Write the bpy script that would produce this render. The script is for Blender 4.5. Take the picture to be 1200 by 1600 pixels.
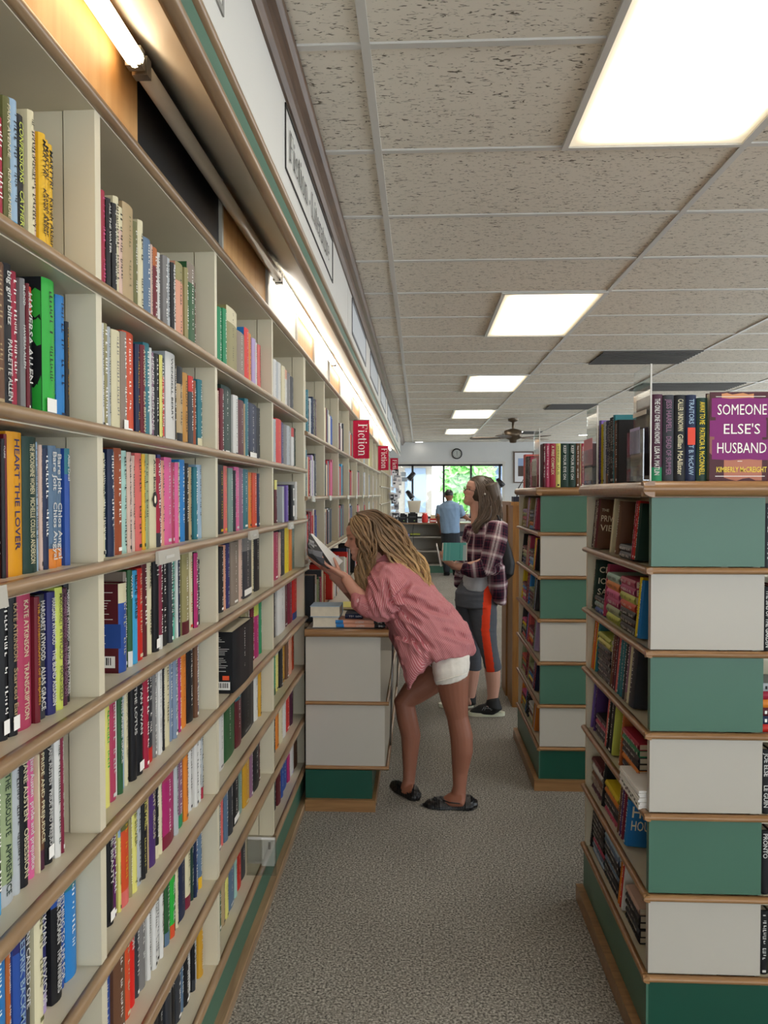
import bpy, bmesh, math, random
from math import sin, cos, pi, radians
from mathutils import Vector, Matrix, noise
random.seed(7)
S = bpy.context.scene
for o in list(bpy.data.objects): bpy.data.objects.remove(o)
COL = S.collection
# ---------------------------------------------------------------- camera
F = 1210.0; YAW = radians(2.6); PIT = radians(-1.33); CH = 1.5
cam_d = bpy.data.cameras.new('camera'); cam = bpy.data.objects.new('camera', cam_d); COL.objects.link(cam)
cam.location = (0, 0, CH); cam.rotation_euler = (pi/2 + PIT, 0, YAW)
cam_d.sensor_fit = 'VERTICAL'; cam_d.sensor_height = 24; cam_d.lens = F/1600*24; cam_d.clip_start = .02; cam_d.clip_end = 300
S.camera = cam
FW = Vector((-sin(YAW)*cos(PIT), cos(YAW)*cos(PIT), sin(PIT))); RT = Vector((cos(YAW), sin(YAW), 0)); UP = RT.cross(FW)
def ray(x, y): return RT*(x-600) - UP*(y-800) + FW*F
def at(x, y, Y):                      # point of the room seen at photo position x,y on the plane Y
    d = ray(x, y); return Vector((0, 0, CH)) + d*(Y/d.y)
def atz(x, y, z):
    d = ray(x, y); return Vector((0, 0, CH)) + d*((z-CH)/d.z)
def y_on(px, X, z):                   # distance along a wall plane X at height z
    k = (px-600)/F; s, c, sp, cp = sin(YAW), cos(YAW), sin(PIT), cos(PIT); dz = z-CH
    return (k*(-X*s*cp + dz*sp) - X*c)/(s - k*c*cp)
def pix(p):
    v = Vector(p)-Vector((0, 0, CH)); d = v.dot(FW); return 600+F*v.dot(RT)/d, 800-F*v.dot(UP)/d, d
# ---------------------------------------------------------------- world, exposure
S.view_settings.view_transform = 'Standard'; S.view_settings.look = 'None'
S.view_settings.exposure = 0.66; S.view_settings.gamma = 1.0; S.view_settings.use_curve_mapping = False
W = bpy.data.worlds.new('world'); S.world = W; W.use_nodes = True
bg = W.node_tree.nodes['Background']; bg.inputs[0].default_value = (.95, .97, 1, 1); bg.inputs[1].default_value = 3.6
S.cycles.max_bounces = 6; S.cycles.diffuse_bounces = 4; S.cycles.glossy_bounces = 3; S.cycles.transmission_bounces = 5; S.cycles.transparent_max_bounces = 8
S.cycles.sample_clamp_indirect = 6; S.cycles.caustics_reflective = False; S.cycles.caustics_refractive = False
PANEL_W = 6.5; TUBE_W = 5.0
# ---------------------------------------------------------------- materials
def lin(c):
    if isinstance(c, str):
        c = c.lstrip('#'); c = [int(c[i:i+2], 16) for i in (0, 2, 4)]
    return tuple(((v/255/12.92) if v/255 <= .04045 else ((v/255+.055)/1.055)**2.4) for v in c)
MATS = {}
def new(name):
    m = bpy.data.materials.new(name); m.use_nodes = True; MATS[name] = m
    return m, m.node_tree, m.node_tree.nodes['Principled BSDF']
def N(nt, t, **k):
    n = nt.nodes.new(t)
    for a, b in k.items():
        if a.startswith('i_'):
            key = a[2:].replace('_', ' ')
            n.inputs[int(key) if key.isdigit() else key].default_value = b
        else: setattr(n, a, b)
    return n
def plain(name, c, rough=.5, var=.04, scale=8, bump=0.0, metal=0, spec=.5, bscale=200):
    m, nt, p = new(name); c = lin(c)
    p.inputs['Roughness'].default_value = rough; p.inputs['Metallic'].default_value = metal
    p.inputs['Specular IOR Level'].default_value = spec
    tc = N(nt, 'ShaderNodeTexCoord'); nz = N(nt, 'ShaderNodeTexNoise', i_Scale=scale, i_Detail=4.0)
    nt.links.new(tc.outputs['Object'], nz.inputs['Vector'])
    rp = N(nt, 'ShaderNodeValToRGB'); rp.color_ramp.elements[0].position = .3; rp.color_ramp.elements[1].position = .7
    rp.color_ramp.elements[0].color = (*[v*(1-var) for v in c], 1); rp.color_ramp.elements[1].color = (*[min(1, v*(1+var)) for v in c], 1)
    nt.links.new(nz.outputs['Fac'], rp.inputs[0]); nt.links.new(rp.outputs[0], p.inputs['Base Color'])
    if bump:
        n2 = N(nt, 'ShaderNodeTexNoise', i_Scale=float(bscale), i_Detail=2.0); nt.links.new(tc.outputs['Object'], n2.inputs['Vector'])
        b = N(nt, 'ShaderNodeBump', i_Strength=bump, i_Distance=.002); nt.links.new(n2.outputs['Fac'], b.inputs['Height']); nt.links.new(b.outputs[0], p.inputs['Normal'])
    return m
def wood(name, a, b, axis=1, rough=.35, scale=14):
    m, nt, p = new(name); p.inputs['Roughness'].default_value = rough
    tc = N(nt, 'ShaderNodeTexCoord'); mp = N(nt, 'ShaderNodeMapping')
    sc = [1.0, 1.0, 1.0]; sc[axis] = .07; mp.inputs['Scale'].default_value = sc
    nt.links.new(tc.outputs['Object'], mp.inputs[0])
    nz = N(nt, 'ShaderNodeTexNoise', i_Scale=float(scale*4), i_Detail=6.0, i_Distortion=.6); nt.links.new(mp.outputs[0], nz.inputs['Vector'])
    rp = N(nt, 'ShaderNodeValToRGB'); rp.color_ramp.elements[0].position = .32; rp.color_ramp.elements[1].position = .68
    rp.color_ramp.elements[0].color = (*lin(a), 1); rp.color_ramp.elements[1].color = (*lin(b), 1)
    nt.links.new(nz.outputs['Fac'], rp.inputs[0]); nt.links.new(rp.outputs[0], p.inputs['Base Color'])
    bu = N(nt, 'ShaderNodeBump', i_Strength=.08, i_Distance=.002); nt.links.new(nz.outputs['Fac'], bu.inputs['Height']); nt.links.new(bu.outputs[0], p.inputs['Normal'])
    return m
def attr(name, rough=.42, spec=.45, bump=0, sheen=0, sub=0):
    m, nt, p = new(name); a = N(nt, 'ShaderNodeAttribute', attribute_name='Col'); nt.links.new(a.outputs['Color'], p.inputs['Base Color'])
    p.inputs['Roughness'].default_value = rough; p.inputs['Specular IOR Level'].default_value = spec
    if bump:
        tc = N(nt, 'ShaderNodeTexCoord'); n2 = N(nt, 'ShaderNodeTexNoise', i_Scale=90.0, i_Detail=3.0); nt.links.new(tc.outputs['Object'], n2.inputs['Vector'])
        b = N(nt, 'ShaderNodeBump', i_Strength=bump, i_Distance=.004); nt.links.new(n2.outputs['Fac'], b.inputs['Height']); nt.links.new(b.outputs[0], p.inputs['Normal'])
    return m
def emit(name, c, s):
    m, nt, p = new(name); p.inputs['Base Color'].default_value = (.8, .8, .8, 1)
    p.inputs['Emission Color'].default_value = (*lin(c), 1); p.inputs['Emission Strength'].default_value = s
    return m
M_beige = plain('painted_shelf_beige', '#c6bea8', .38, .03, 5)
M_beige2 = plain('painted_panel_beige', '#cbc2a9', .45, .04, 4)
M_wood = wood('maple_edge_wood', '#80664c', '#9c8162', 1, .28)
M_woodx = wood('maple_edge_wood_cross', '#7d5a38', '#967048', 0, .28)
M_ply = wood('orange_plywood', '#bd8a50', '#cf9f66', 2, .5, 6)
M_oak = wood('honey_oak', '#8a5c2a', '#a9773c', 2, .4)
M_crown = wood('dark_crown_wood', '#4a3729', '#654d3a', 1, .4)
M_green = plain('green_laminate', '#3f6654', .4, .04, 3)
M_dgreen = plain('dark_green_kick', '#0f4536', .35, .05, 3)
M_white = plain('white_laminate', '#aea99e', .4, .02, 3)
M_soffit = plain('soffit_white', '#d9d6cd', .5, .03, 2)
M_wall = plain('wall_grey_paint', '#c9cac8', .8, .03, 2)
M_black = plain('black_plastic', '#141416', .4, .1, 20)
M_paper = plain('page_paper', '#d8cdb8', .8, .05, 60)
M_metal = plain('grey_metal', '#9a9893', .35, .05, 10, metal=.8)
M_bronze = plain('fan_bronze', '#5a4d3e', .35, .05, 10, metal=.7)
M_grid = plain('ceiling_grid_white', '#c4c1ba', .35, .02, 4)
M_tube = emit('lit_tube', '#fff6ea', TUBE_W)
M_deadtube = plain('unlit_tube', '#b5aa98', .2, .03, 4)
M_col = attr('printed_cover', .5, .3)
M_cloth = attr('cloth', .85, .2, .25)
M_skin = attr('skin', .5, .4)
M_hair = attr('hair_strands', .45, .4)
def glass(name, c=(.95, .98, 1), tr=.88):
    m, nt, p = new(name); nt.nodes.remove(p); out = nt.nodes['Material Output']
    t = N(nt, 'ShaderNodeBsdfTransparent'); g = N(nt, 'ShaderNodeBsdfGlossy', i_Roughness=.03); t.inputs[0].default_value = (*c, 1)
    mx = N(nt, 'ShaderNodeMixShader'); mx.inputs[0].default_value = 1-tr
    nt.links.new(t.outputs[0], mx.inputs[1]); nt.links.new(g.outputs[0], mx.inputs[2]); nt.links.new(mx.outputs[0], out.inputs[0]); return m
M_glass = glass('window_glass', tr=.95); M_acryl = glass('clear_acrylic', (.86, .87, .86), .84)
# carpet
m, nt, p = new('grey_carpet'); M_carpet = m; p.inputs['Roughness'].default_value = .95; p.inputs['Specular IOR Level'].default_value = .1
tc = N(nt, 'ShaderNodeTexCoord'); nz = N(nt, 'ShaderNodeTexNoise', i_Scale=130.0, i_Detail=4.0, i_Roughness=.7); nt.links.new(tc.outputs['Object'], nz.inputs['Vector'])
rp = N(nt, 'ShaderNodeValToRGB'); e = rp.color_ramp.elements; e[0].position = .36; e[1].position = .64
e[0].color = (*lin('#403e3b'), 1); e[1].color = (*lin('#bdb8ae'), 1); x = e.new(.5); x.color = (*lin('#86827a'), 1)
nt.links.new(nz.outputs['Fac'], rp.inputs[0])
n3 = N(nt, 'ShaderNodeTexNoise', i_Scale=2.2, i_Detail=3.0); nt.links.new(tc.outputs['Object'], n3.inputs['Vector'])
mr = N(nt, 'ShaderNodeMapRange'); mr.inputs['From Min'].default_value = .3; mr.inputs['From Max'].default_value = .7; mr.inputs['To Min'].default_value = .9; mr.inputs['To Max'].default_value = 1.08
nt.links.new(n3.outputs['Fac'], mr.inputs['Value'])
mu = N(nt, 'ShaderNodeVectorMath', operation='SCALE'); nt.links.new(rp.outputs[0], mu.inputs[0]); nt.links.new(mr.outputs[0], mu.inputs['Scale']); nt.links.new(mu.outputs[0], p.inputs['Base Color'])
bu = N(nt, 'ShaderNodeBump', i_Strength=.6, i_Distance=.006); nt.links.new(nz.outputs['Fac'], bu.inputs['Height']); nt.links.new(bu.outputs[0], p.inputs['Normal'])
# acoustic tile
m, nt, p = new('acoustic_tile'); M_tile = m; p.inputs['Roughness'].default_value = .9; p.inputs['Specular IOR Level'].default_value = .1
tc = N(nt, 'ShaderNodeTexCoord'); mp = N(nt, 'ShaderNodeMapping'); mp.inputs['Scale'].default_value = (38, 105, 1); nt.links.new(tc.outputs['Object'], mp.inputs[0])
nz = N(nt, 'ShaderNodeTexNoise', i_Scale=1.0, i_Detail=2.5, i_Distortion=1.2); nt.links.new(mp.outputs[0], nz.inputs['Vector'])
rp = N(nt, 'ShaderNodeValToRGB'); e = rp.color_ramp.elements; e[0].position = .33; e[0].color = (*lin('#6e675b'), 1); e[1].position = .41; e[1].color = (*lin('#dad2c3'), 1)
nt.links.new(nz.outputs['Fac'], rp.inputs[0]); nt.links.new(rp.outputs[0], p.inputs['Base Color'])
bu = N(nt, 'ShaderNodeBump', i_Strength=.5, i_Distance=.003); nt.links.new(rp.outputs[0], bu.inputs['Height']); nt.links.new(bu.outputs[0], p.inputs['Normal'])
# troffer diffuser: two tubes glowing behind a prismatic sheet
m, nt, p = new('troffer_diffuser'); M_panel = m; p.inputs['Roughness'].default_value = .4
tc = N(nt, 'ShaderNodeTexCoord'); sx = N(nt, 'ShaderNodeSeparateXYZ'); nt.links.new(tc.outputs['Generated'], sx.inputs[0])
def edge(axis, w):
    a = N(nt, 'ShaderNodeMath', operation='PINGPONG', i_1=.5); nt.links.new(sx.outputs[axis], a.inputs[0])
    b = N(nt, 'ShaderNodeMapRange', interpolation_type='SMOOTHSTEP'); b.inputs['From Max'].default_value = w; nt.links.new(a.outputs[0], b.inputs['Value']); return b
ea, eb = edge(0, .2), edge(1, .1)
mm = N(nt, 'ShaderNodeMath', operation='MULTIPLY'); nt.links.new(ea.outputs[0], mm.inputs[0]); nt.links.new(eb.outputs[0], mm.inputs[1])
st = N(nt, 'ShaderNodeMapRange'); st.inputs['To Min'].default_value = PANEL_W*.05; st.inputs['To Max'].default_value = PANEL_W; nt.links.new(mm.outputs[0], st.inputs['Value'])
cr = N(nt, 'ShaderNodeValToRGB'); cr.color_ramp.elements[0].color = (1, .82, .5, 1); cr.color_ramp.elements[1].color = (1, .94, .85, 1); nt.links.new(mm.outputs[0], cr.inputs[0])
nt.links.new(cr.outputs[0], p.inputs['Emission Color']); nt.links.new(st.outputs[0], p.inputs['Emission Strength'])
# ---------------------------------------------------------------- mesh helpers
class MB:
    def __init__(s): s.v = []; s.f = []; s.c = []; s.m = []; s.sm = []
    def add(s, vs, fs, col=(.5, .5, .5), mi=0, smooth=False, M=None):
        b = len(s.v)
        s.v += [tuple(M @ Vector(v)) for v in vs] if M is not None else [tuple(v) for v in vs]
        for f in fs: s.f.append(tuple(i+b for i in f)); s.c.append(col); s.m.append(mi); s.sm.append(smooth)
        return s
    def box(s, x0, x1, y0, y1, z0, z1, col=(.5, .5, .5), mi=0, M=None):
        v = [(x, y, z) for x in (x0, x1) for y in (y0, y1) for z in (z0, z1)]
        f = [(0, 1, 3, 2), (4, 6, 7, 5), (0, 4, 5, 1), (2, 3, 7, 6), (0, 2, 6, 4), (1, 5, 7, 3)]
        return s.add(v, f, col, mi, False, M)
    def prism(s, prof, a, b, axis=1, col=(.5, .5, .5), mi=0, smooth=False, M=None):
        # closed profile in the plane across the axis, swept from a to b
        n = len(prof)
        def P(p, t): return {0: (t, p[0], p[1]), 1: (p[0], t, p[1]), 2: (p[0], p[1], t)}[axis]
        vs = [P(p, a) for p in prof] + [P(p, b) for p in prof]
        s.add(vs, [(i, (i+1) % n, (i+1) % n+n, i+n) for i in range(n)], col, mi, smooth, M)
        s.add(vs, [tuple(range(n))[::-1], tuple(range(n, 2*n))], col, mi, False, M); return s
    def tube(s, path, rad, n=8, col=(.5, .5, .5), mi=0, cols=None, flat=1.0):
        path = [Vector(p) for p in path]; rad = rad if hasattr(rad, '__len__') else [rad]*len(path)
        t0 = (path[1]-path[0]).normalized(); up = Vector((0, 0, 1)) if abs(t0.z) < .9 else Vector((1, 0, 0)); u = t0.cross(up).normalized()
        vs = []; 
        for i, p_ in enumerate(path):
            t = (path[min(i+1, len(path)-1)]-path[max(i-1, 0)]).normalized()
            u = (u - t*u.dot(t)).normalized(); w = t.cross(u)
            for k in range(n):
                a = 2*pi*k/n; vs.append(p_ + (u*cos(a)*flat + w*sin(a))*rad[i])
        b = len(s.v); s.v += [tuple(v) for v in vs]
        for i in range(len(path)-1):
            for k in range(n):
                s.f.append((b+i*n+k, b+i*n+(k+1) % n, b+(i+1)*n+(k+1) % n, b+(i+1)*n+k)); s.c.append(cols[i] if cols else col); s.m.append(mi); s.sm.append(True)
        for ring, rev in ((0, True), (len(path)-1, False)):
            f = tuple(b+ring*n+k for k in range(n)); s.f.append(f[::-1] if rev else f); s.c.append(col if not cols else cols[0 if ring == 0 else -1]); s.m.append(mi); s.sm.append(True)
        return s
    def lathe(s, prof, n=24, c=(0, 0, 0), col=(.5, .5, .5), mi=0, smooth=True):
        vs = [(c[0]+r*cos(2*pi*k/n), c[1]+r*sin(2*pi*k/n), c[2]+z) for r, z in prof for k in range(n)]
        fs = [(i*n+k, i*n+(k+1) % n, (i+1)*n+(k+1) % n, (i+1)*n+k) for i in range(len(prof)-1) for k in range(n)]
        s.add(vs, fs, col, mi, smooth); s.add(vs, [tuple(range(n))[::-1], tuple(range((len(prof)-1)*n, len(prof)*n))], col, mi, False); return s
    def sphere(s, c, r, n=12, k=8, col=(.5, .5, .5), mi=0, R=None):
        r = r if hasattr(r, '__len__') else (r, r, r); vs = []
        for j in range(k+1):
            t = pi*j/k
            for i in range(n):
                a = 2*pi*i/n; v = Vector((r[0]*sin(t)*cos(a), r[1]*sin(t)*sin(a), r[2]*cos(t)))
                if R is not None: v = R @ v
                vs.append(v+Vector(c))
        s.add(vs, [(j*n+i, (j+1)*n+i, (j+1)*n+(i+1) % n, j*n+(i+1) % n) for j in range(k) for i in range(n)], col, mi, True); return s
    def build(s, name, mats, parent=None, origin=None):
        mats = mats if isinstance(mats, (list, tuple)) else [mats]
        if origin is None:
            if parent is not None: origin = Vector(parent['_o'])
            else:
                xs, ys, zs = zip(*s.v); origin = Vector(((min(xs)+max(xs))/2, (min(ys)+max(ys))/2, min(zs)))
        origin = Vector(origin)
        me = bpy.data.meshes.new(name); me.from_pydata([tuple(Vector(v)-origin) for v in s.v], [], s.f)
        for m_ in mats: me.materials.append(m_)
        me.polygons.foreach_set('material_index', s.m); me.polygons.foreach_set('use_smooth', s.sm)
        ca = me.color_attributes.new('Col', 'FLOAT_COLOR', 'CORNER'); buf = []
        for f, c in zip(s.f, s.c): buf += (c[0], c[1], c[2], 1.0)*len(f)
        ca.data.foreach_set('color', buf); me.update()
        o = bpy.data.objects.new(name, me); COL.objects.link(o)
        if parent is not None: o.parent = parent
        else: o.location = origin
        ORG[o.name] = origin; o['_o'] = tuple(origin)
        return o
ORG = {}
def empty(name, loc):
    o = bpy.data.objects.new(name, None); COL.objects.link(o); o.location = loc; o['_o'] = tuple(loc); o.empty_display_size = .1; return o
def tag(o, label=None, cat=None, group=None, kind=None):
    if label: o['label'] = label
    if cat: o['category'] = cat
    if group: o['group'] = group
    if kind: o['kind'] = kind
    return o
def struct(name, mb, m): return tag(mb.build(name, m, origin=(0, 0, 0)), kind='structure')
def half_round(x_in, x_out, z0, z1, k=6):   # shelf nosing profile in XZ, bulging from x_in to x_out
    cz = (z0+z1)/2; h = (z1-z0)/2; return [(x_in, z0)] + [(x_in+(x_out-x_in)*cos(a)**.6, cz+h*sin(a)) for a in [(-pi/2+pi*(i+.5)/(k)) for i in range(k)]] + [(x_in, z1)]
# ---------------------------------------------------------------- lettering
GL = {}
def text_geo(s_, bold=0.0, res=2):
    key = (s_, bold)
    if key in GL: return GL[key]
    cu = bpy.data.curves.new('t', 'FONT'); cu.body = s_; cu.size = 1; cu.resolution_u = res; cu.offset = bold; cu.fill_mode = 'FRONT'
    ob = bpy.data.objects.new('t', cu); me = ob.to_mesh()
    v = [tuple(q.co) for q in me.vertices]; f = [tuple(q.vertices) for q in me.polygons]
    ob.to_mesh_clear(); bpy.data.objects.remove(ob); bpy.data.curves.remove(cu)
    if v:
        xs = [q[0] for q in v]; ys = [q[1] for q in v]; x0, x1, y0, y1 = min(xs), max(xs), min(ys), max(ys)
        h = .72; y0 = min(0, y0) if False else 0.0
        v = [((q[0]-x0), q[1]) for q in v]; w = x1-x0
    else: w = 1
    GL[key] = (v, f, w); return GL[key]
def put_text(mb, s_, org, dirv, upv, size, maxlen=None, col=(1, 1, 1), bold=0.0, center=False, mi=0, res=2, slant=0):
    # size = cap height in metres
    v, f, w = text_geo(s_, bold, res)
    if not v: return 0
    sc = size/.72; sx_ = sc
    if maxlen and w*sc > maxlen: sx_ = maxlen/w
    L = w*sx_; org = Vector(org); dirv = Vector(dirv); upv = Vector(upv)
    if center: org = org - dirv*L/2
    mb.add([org + dirv*(q[0]+slant*q[1])*sx_ + upv*q[1]*sc for q in v], f, col, mi); return L
SERIF = {'F': [('s', 1.2, 0, 7), ('h', 1.2, 5.2, 7, 1), ('h', 1.2, 4.2, 3.6, 0), ('v', 5.2, 5.6, 7), ('v', 4.2, 2.8, 4.5)],
}
def serif_text(mb, s_, org, dirv, upv, size, maxlen=None, col=(1, 1, 1), mi=0, center=False):
    V = []; Fc = []; x = 0.0; sw = .15
    def quad(x0, x1, y0, y1): b = len(V); V.extend([(x0, y0), (x1, y0), (x1, y1), (x0, y1)]); Fc.append((b, b+1, b+2, b+3))
    def ring(cx, cy, rx, ry, a0, a1, tx=.13, ty=.05, n=14):
        b = len(V)
        for i in range(n+1):
            a = radians(a0+(a1-a0)*i/n); V.append((cx+rx*cos(a), cy+ry*sin(a))); V.append((cx+(rx-tx)*cos(a), cy+(ry-ty)*sin(a)))
        for i in range(n): Fc.append((b+2*i, b+2*i+2, b+2*i+3, b+2*i+1))
    def stem(x0, y1, top=True, bot=True, lt=False):
        quad(x0, x0+sw, 0, y1)
        if bot: quad(x0-.09, x0+sw+.09, 0, .05)
        if top: quad(x0-.09, x0+(sw if lt else sw+.09), y1-.05, y1)
    for ch in s_:
        if ch == 'F': stem(x+.1, 1); quad(x+.1, x+.68, .95, 1); quad(x+.63, x+.68, .76, 1); quad(x+.2, x+.5, .5, .55); quad(x+.46, x+.5, .42, .64); x += .78
        elif ch == 'L': stem(x+.1, 1); quad(x+.1, x+.68, 0, .05); quad(x+.63, x+.68, 0, .26); x += .8
        elif ch == 'i': stem(x+.1, .66, lt=True); ring(x+.17, .86, .085, .085, 0, 360, .08, .08); x += .42
        elif ch == 't': quad(x+.1, x+.1+sw, .04, .86); quad(x, x+.36, .61, .66); ring(x+.28, .12, .18, .13, 180, 300, .1, .05); x += .46
        elif ch == 'c': ring(x+.3, .33, .28, .35, 40, 320); ring(x+.47, .5, .08, .08, 0, 360, .07, .07); x += .6
        elif ch == 'o': ring(x+.32, .33, .3, .35, 0, 360); x += .7
        elif ch == 'e': ring(x+.3, .33, .28, .35, 0, 320); quad(x+.08, x+.57, .34, .39); x += .64
        elif ch in 'nu':
            if ch == 'n': stem(x+.1, .66, lt=True); quad(x+.5, x+.5+sw, 0, .48); quad(x+.41, x+.5+sw+.09, 0, .05); ring(x+.4, .44, .25, .24, 0, 140, .14, .07)
            else: quad(x+.1, x+.1+sw, .2, .66); quad(x, x+.1+sw, .61, .66); ring(x+.36, .22, .26, .24, 180, 330, .14, .07); quad(x+.5, x+.5+sw, 0, .66); quad(x+.4, x+.5+sw, .61, .66)
            x += .8
        elif ch == 'r': stem(x+.1, .66, lt=True); ring(x+.4, .42, .2, .25, 50, 150, .1, .08); ring(x+.5, .56, .08, .08, 0, 360, .07, .07); x += .62
        elif ch == 'a': ring(x+.26, .2, .24, .22, 60, 360, .13, .05); quad(x+.4, x+.4+sw, .03, .48); ring(x+.32, .46, .23, .21, 0, 160, .13, .06); x += .66
        elif ch == '.': ring(x+.2, .36, .1, .1, 0, 360, .09, .09); x += .4
        else: x += .34
    L = x*size; k = size if not maxlen or L <= maxlen else maxlen/x
    L = x*k; org = Vector(org); dirv = Vector(dirv); upv = Vector(upv)
    if center: org = org-dirv*L/2
    mb.add([org+dirv*q[0]*k+upv*q[1]*size for q in V], Fc, col, mi); return L
# ================================================================ the room
CZ = 2.66
struct('floor', MB().box(-1.0, 6.2, -4.5, 17.7, -.05, 0), M_carpet)
b = MB(); GX = [-1.36+1.22*i for i in range(0, 8)]; GY = [2.03+.62*i for i in range(-9, 26)]
TROF = [(1, y) for y in (-1.69, 1.41, 4.51, 7.61, 10.71, 13.81)] + [(3, y) for y in (-1.69, 1.41)]  # second list: panels added out of view at the right for more light
# lay-in ceiling: tiles sit a little above the grid bars
b.box(-1.0, 6.2, -4.5, 17.7, CZ+.004, CZ+.05)
struct('ceiling', b, M_tile)
b = MB()
def bar_y(x, y0, y1): b.box(x-.012, x+.012, y0, y1, CZ-.003, CZ+.0045)
for x in (-.14, 1.08, 2.30, 3.52, 4.74, 5.96): bar_y(x, -4.5, 17.6)
for y in GY:
    if y < 17.5: b.box(-.32, 6.2, y-.012, y+.012, CZ-.002, CZ+.0045)
struct('trim_1', b, M_grid)
struct('wall_left', MB().box(-1.1, -1.0, -4.5, 17.7, 0, CZ+.05), M_wall)
b = MB().box(6.2, 6.3, -4.5, 17.7, 0, .45).box(6.2, 6.3, -4.5, 17.7, 2.55, CZ+.05)
for y in (-4.4, 0, 4.4, 8.8, 13.2, 17.5): b.box(6.2, 6.3, y-.12, y+.12, .45, 2.55)
struct('wall_right', b, M_wall)  # unseen wall, opened between posts to let sky light in
b = MB().box(-1.1, 6.3, -4.6, -4.5, 0, .3).box(-1.1, 6.3, -4.6, -4.5, 2.55, CZ+.05)
for x in (-1, 1.4, 3.8, 6.2): b.box(x-.1, x+.1, -4.6, -4.5, .3, 2.55)
struct('wall_front', b, M_wall)  # wall behind the camera, opened to let daylight reach the ceiling
o = struct('window_3', MB().box(6.22, 6.27, -4.28, 17.38, .45, .50).box(6.22, 6.27, -4.28, 17.38, 2.50, 2.55), M_black); MB().box(6.24, 6.245, -4.28, 17.38, .5, 2.5).build('pane', M_glass, o)  # unseen window, added so the sky brightens the ceiling
o = struct('window_4', MB().box(-.9, 6.1, -4.57, -4.52, .3, .35).box(-.9, 6.1, -4.57, -4.52, 2.5, 2.55), M_black); MB().box(-.9, 6.1, -4.55, -4.545, .35, 2.5).build('pane', M_glass, o)  # added window behind the camera, a source of fill light
b = MB(); WX0, WX1, WZ0, WZ1, YB = -.95, 1.86, .95, 2.17, 17.4
b.box(-1.0, 6.2, YB, YB+.15, WZ1, CZ+.05); b.box(-1.0, 6.2, YB, YB+.15, 0, WZ0); b.box(WX1, 3.0, YB, YB+.15, WZ0, WZ1); b.box(4.4, 6.2, YB, YB+.15, WZ0, WZ1)
struct('wall_back', b, M_wall)
def window(n, x0, x1, posts):
    b = MB(); t = .045
    b.box(x0, x1, YB+.02, YB+.09, WZ1-t, WZ1); b.box(x0, x1, YB+.02, YB+.09, WZ0, WZ0+t)
    for x in posts: b.box(x-t/2, x+t/2, YB+.02, YB+.09, WZ0, WZ1)
    o = struct('window_%d' % n, b, M_black); g = MB().box(x0+.02, x1-.02, YB+.05, YB+.055, WZ0+.02, WZ1-.02).build('pane', M_glass, o)
    s_ = MB().box(x0-.04, x1+.06, YB-.05, YB+.02, WZ1, WZ1+.05).box(x1, x1+.05, YB-.03, YB+.02, WZ0, WZ1).build('window_trim', M_grid, o)
window(1, WX0, WX1, (-.93, .22-.37, .42+.13, 1.13+.03, 1.80)); window(2, 3.0, 4.4, (3.02, 3.7, 4.38))
# street outside the shop window
tag(MB().box(-14, 20, 17.6, 60, -.35, -.25).build('pavement', plain('pavement', '#b9b6ae', .9, .05, 1)), kind='structure')
b = MB(); b.box(-7, .5, 30, 36, -.25, 6.5, lin('#8f8a80')); 
for i in range(6): b.box(-6.3+i*1.15, -5.5+i*1.15, 29.95, 30, .8, 2.5, lin('#74879c')); b.box(-6.3+i*1.15, -5.5+i*1.15, 29.95, 30, 3.4, 5, lin('#74879c'))
b.box(-7.2, .7, 29.4, 30, 2.7, 2.95, lin('#7d6a50')); b.box(-3.2, -.6, 29.3, 29.4, 2.95, 3.3, lin('#3c6cae'))
tag(b.build('shop_building', M_col), 'pale two-storey shop building with blue sign across the street', 'building')
b = MB(); b.box(2.7, 11, 33, 39, -.25, 5.5, lin('#86827a')); [b.box(3.2+i*1.3, 4.1+i*1.3, 32.95, 33, 1, 2.7, lin('#4c6480')) for i in range(5)]
tag(b.build('street_building', M_col), 'grey-white building behind the tree, seen in the right panes', 'building')
def tree(x, y, h, r, seed, label):
    rn = random.Random(seed); root = empty('street_tree', (x, y, -.25)); tag(root, label, 'tree')
    MB().tube([(x, y, -.25), (x+.05, y, h*.5), (x-.05, y, h*.8)], [.13, .1, .05], 8, lin('#5c4a38')).build('trunk', M_col, root)
    b = MB()
    for i in range(1500):
        d = Vector((rn.gauss(0, 1), rn.gauss(0, 1), rn.gauss(0, 1))).normalized()*r*rn.random()**.4; d.z *= 1.25; c = Vector((x, y, h*.72))+d; s_ = .12+.1*rn.random()
        u = Vector((rn.gauss(0, 1), rn.gauss(0, 1), rn.gauss(0, 1))).normalized(); w = u.orthogonal().normalized()
        g = rn.random(); b.add([c-u*s_, c+w*s_*.5, c+u*s_, c-w*s_*.5], [(0, 1, 2, 3)], lin((120+60*g, 190+50*g, 100+50*g)))
    b.build('foliage', M_col, root)
tq = at(731, 780, 23.5); tree(tq.x, 23.5, 2.7, .8, 3, 'leafy green street tree outside the third window pane')
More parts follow.
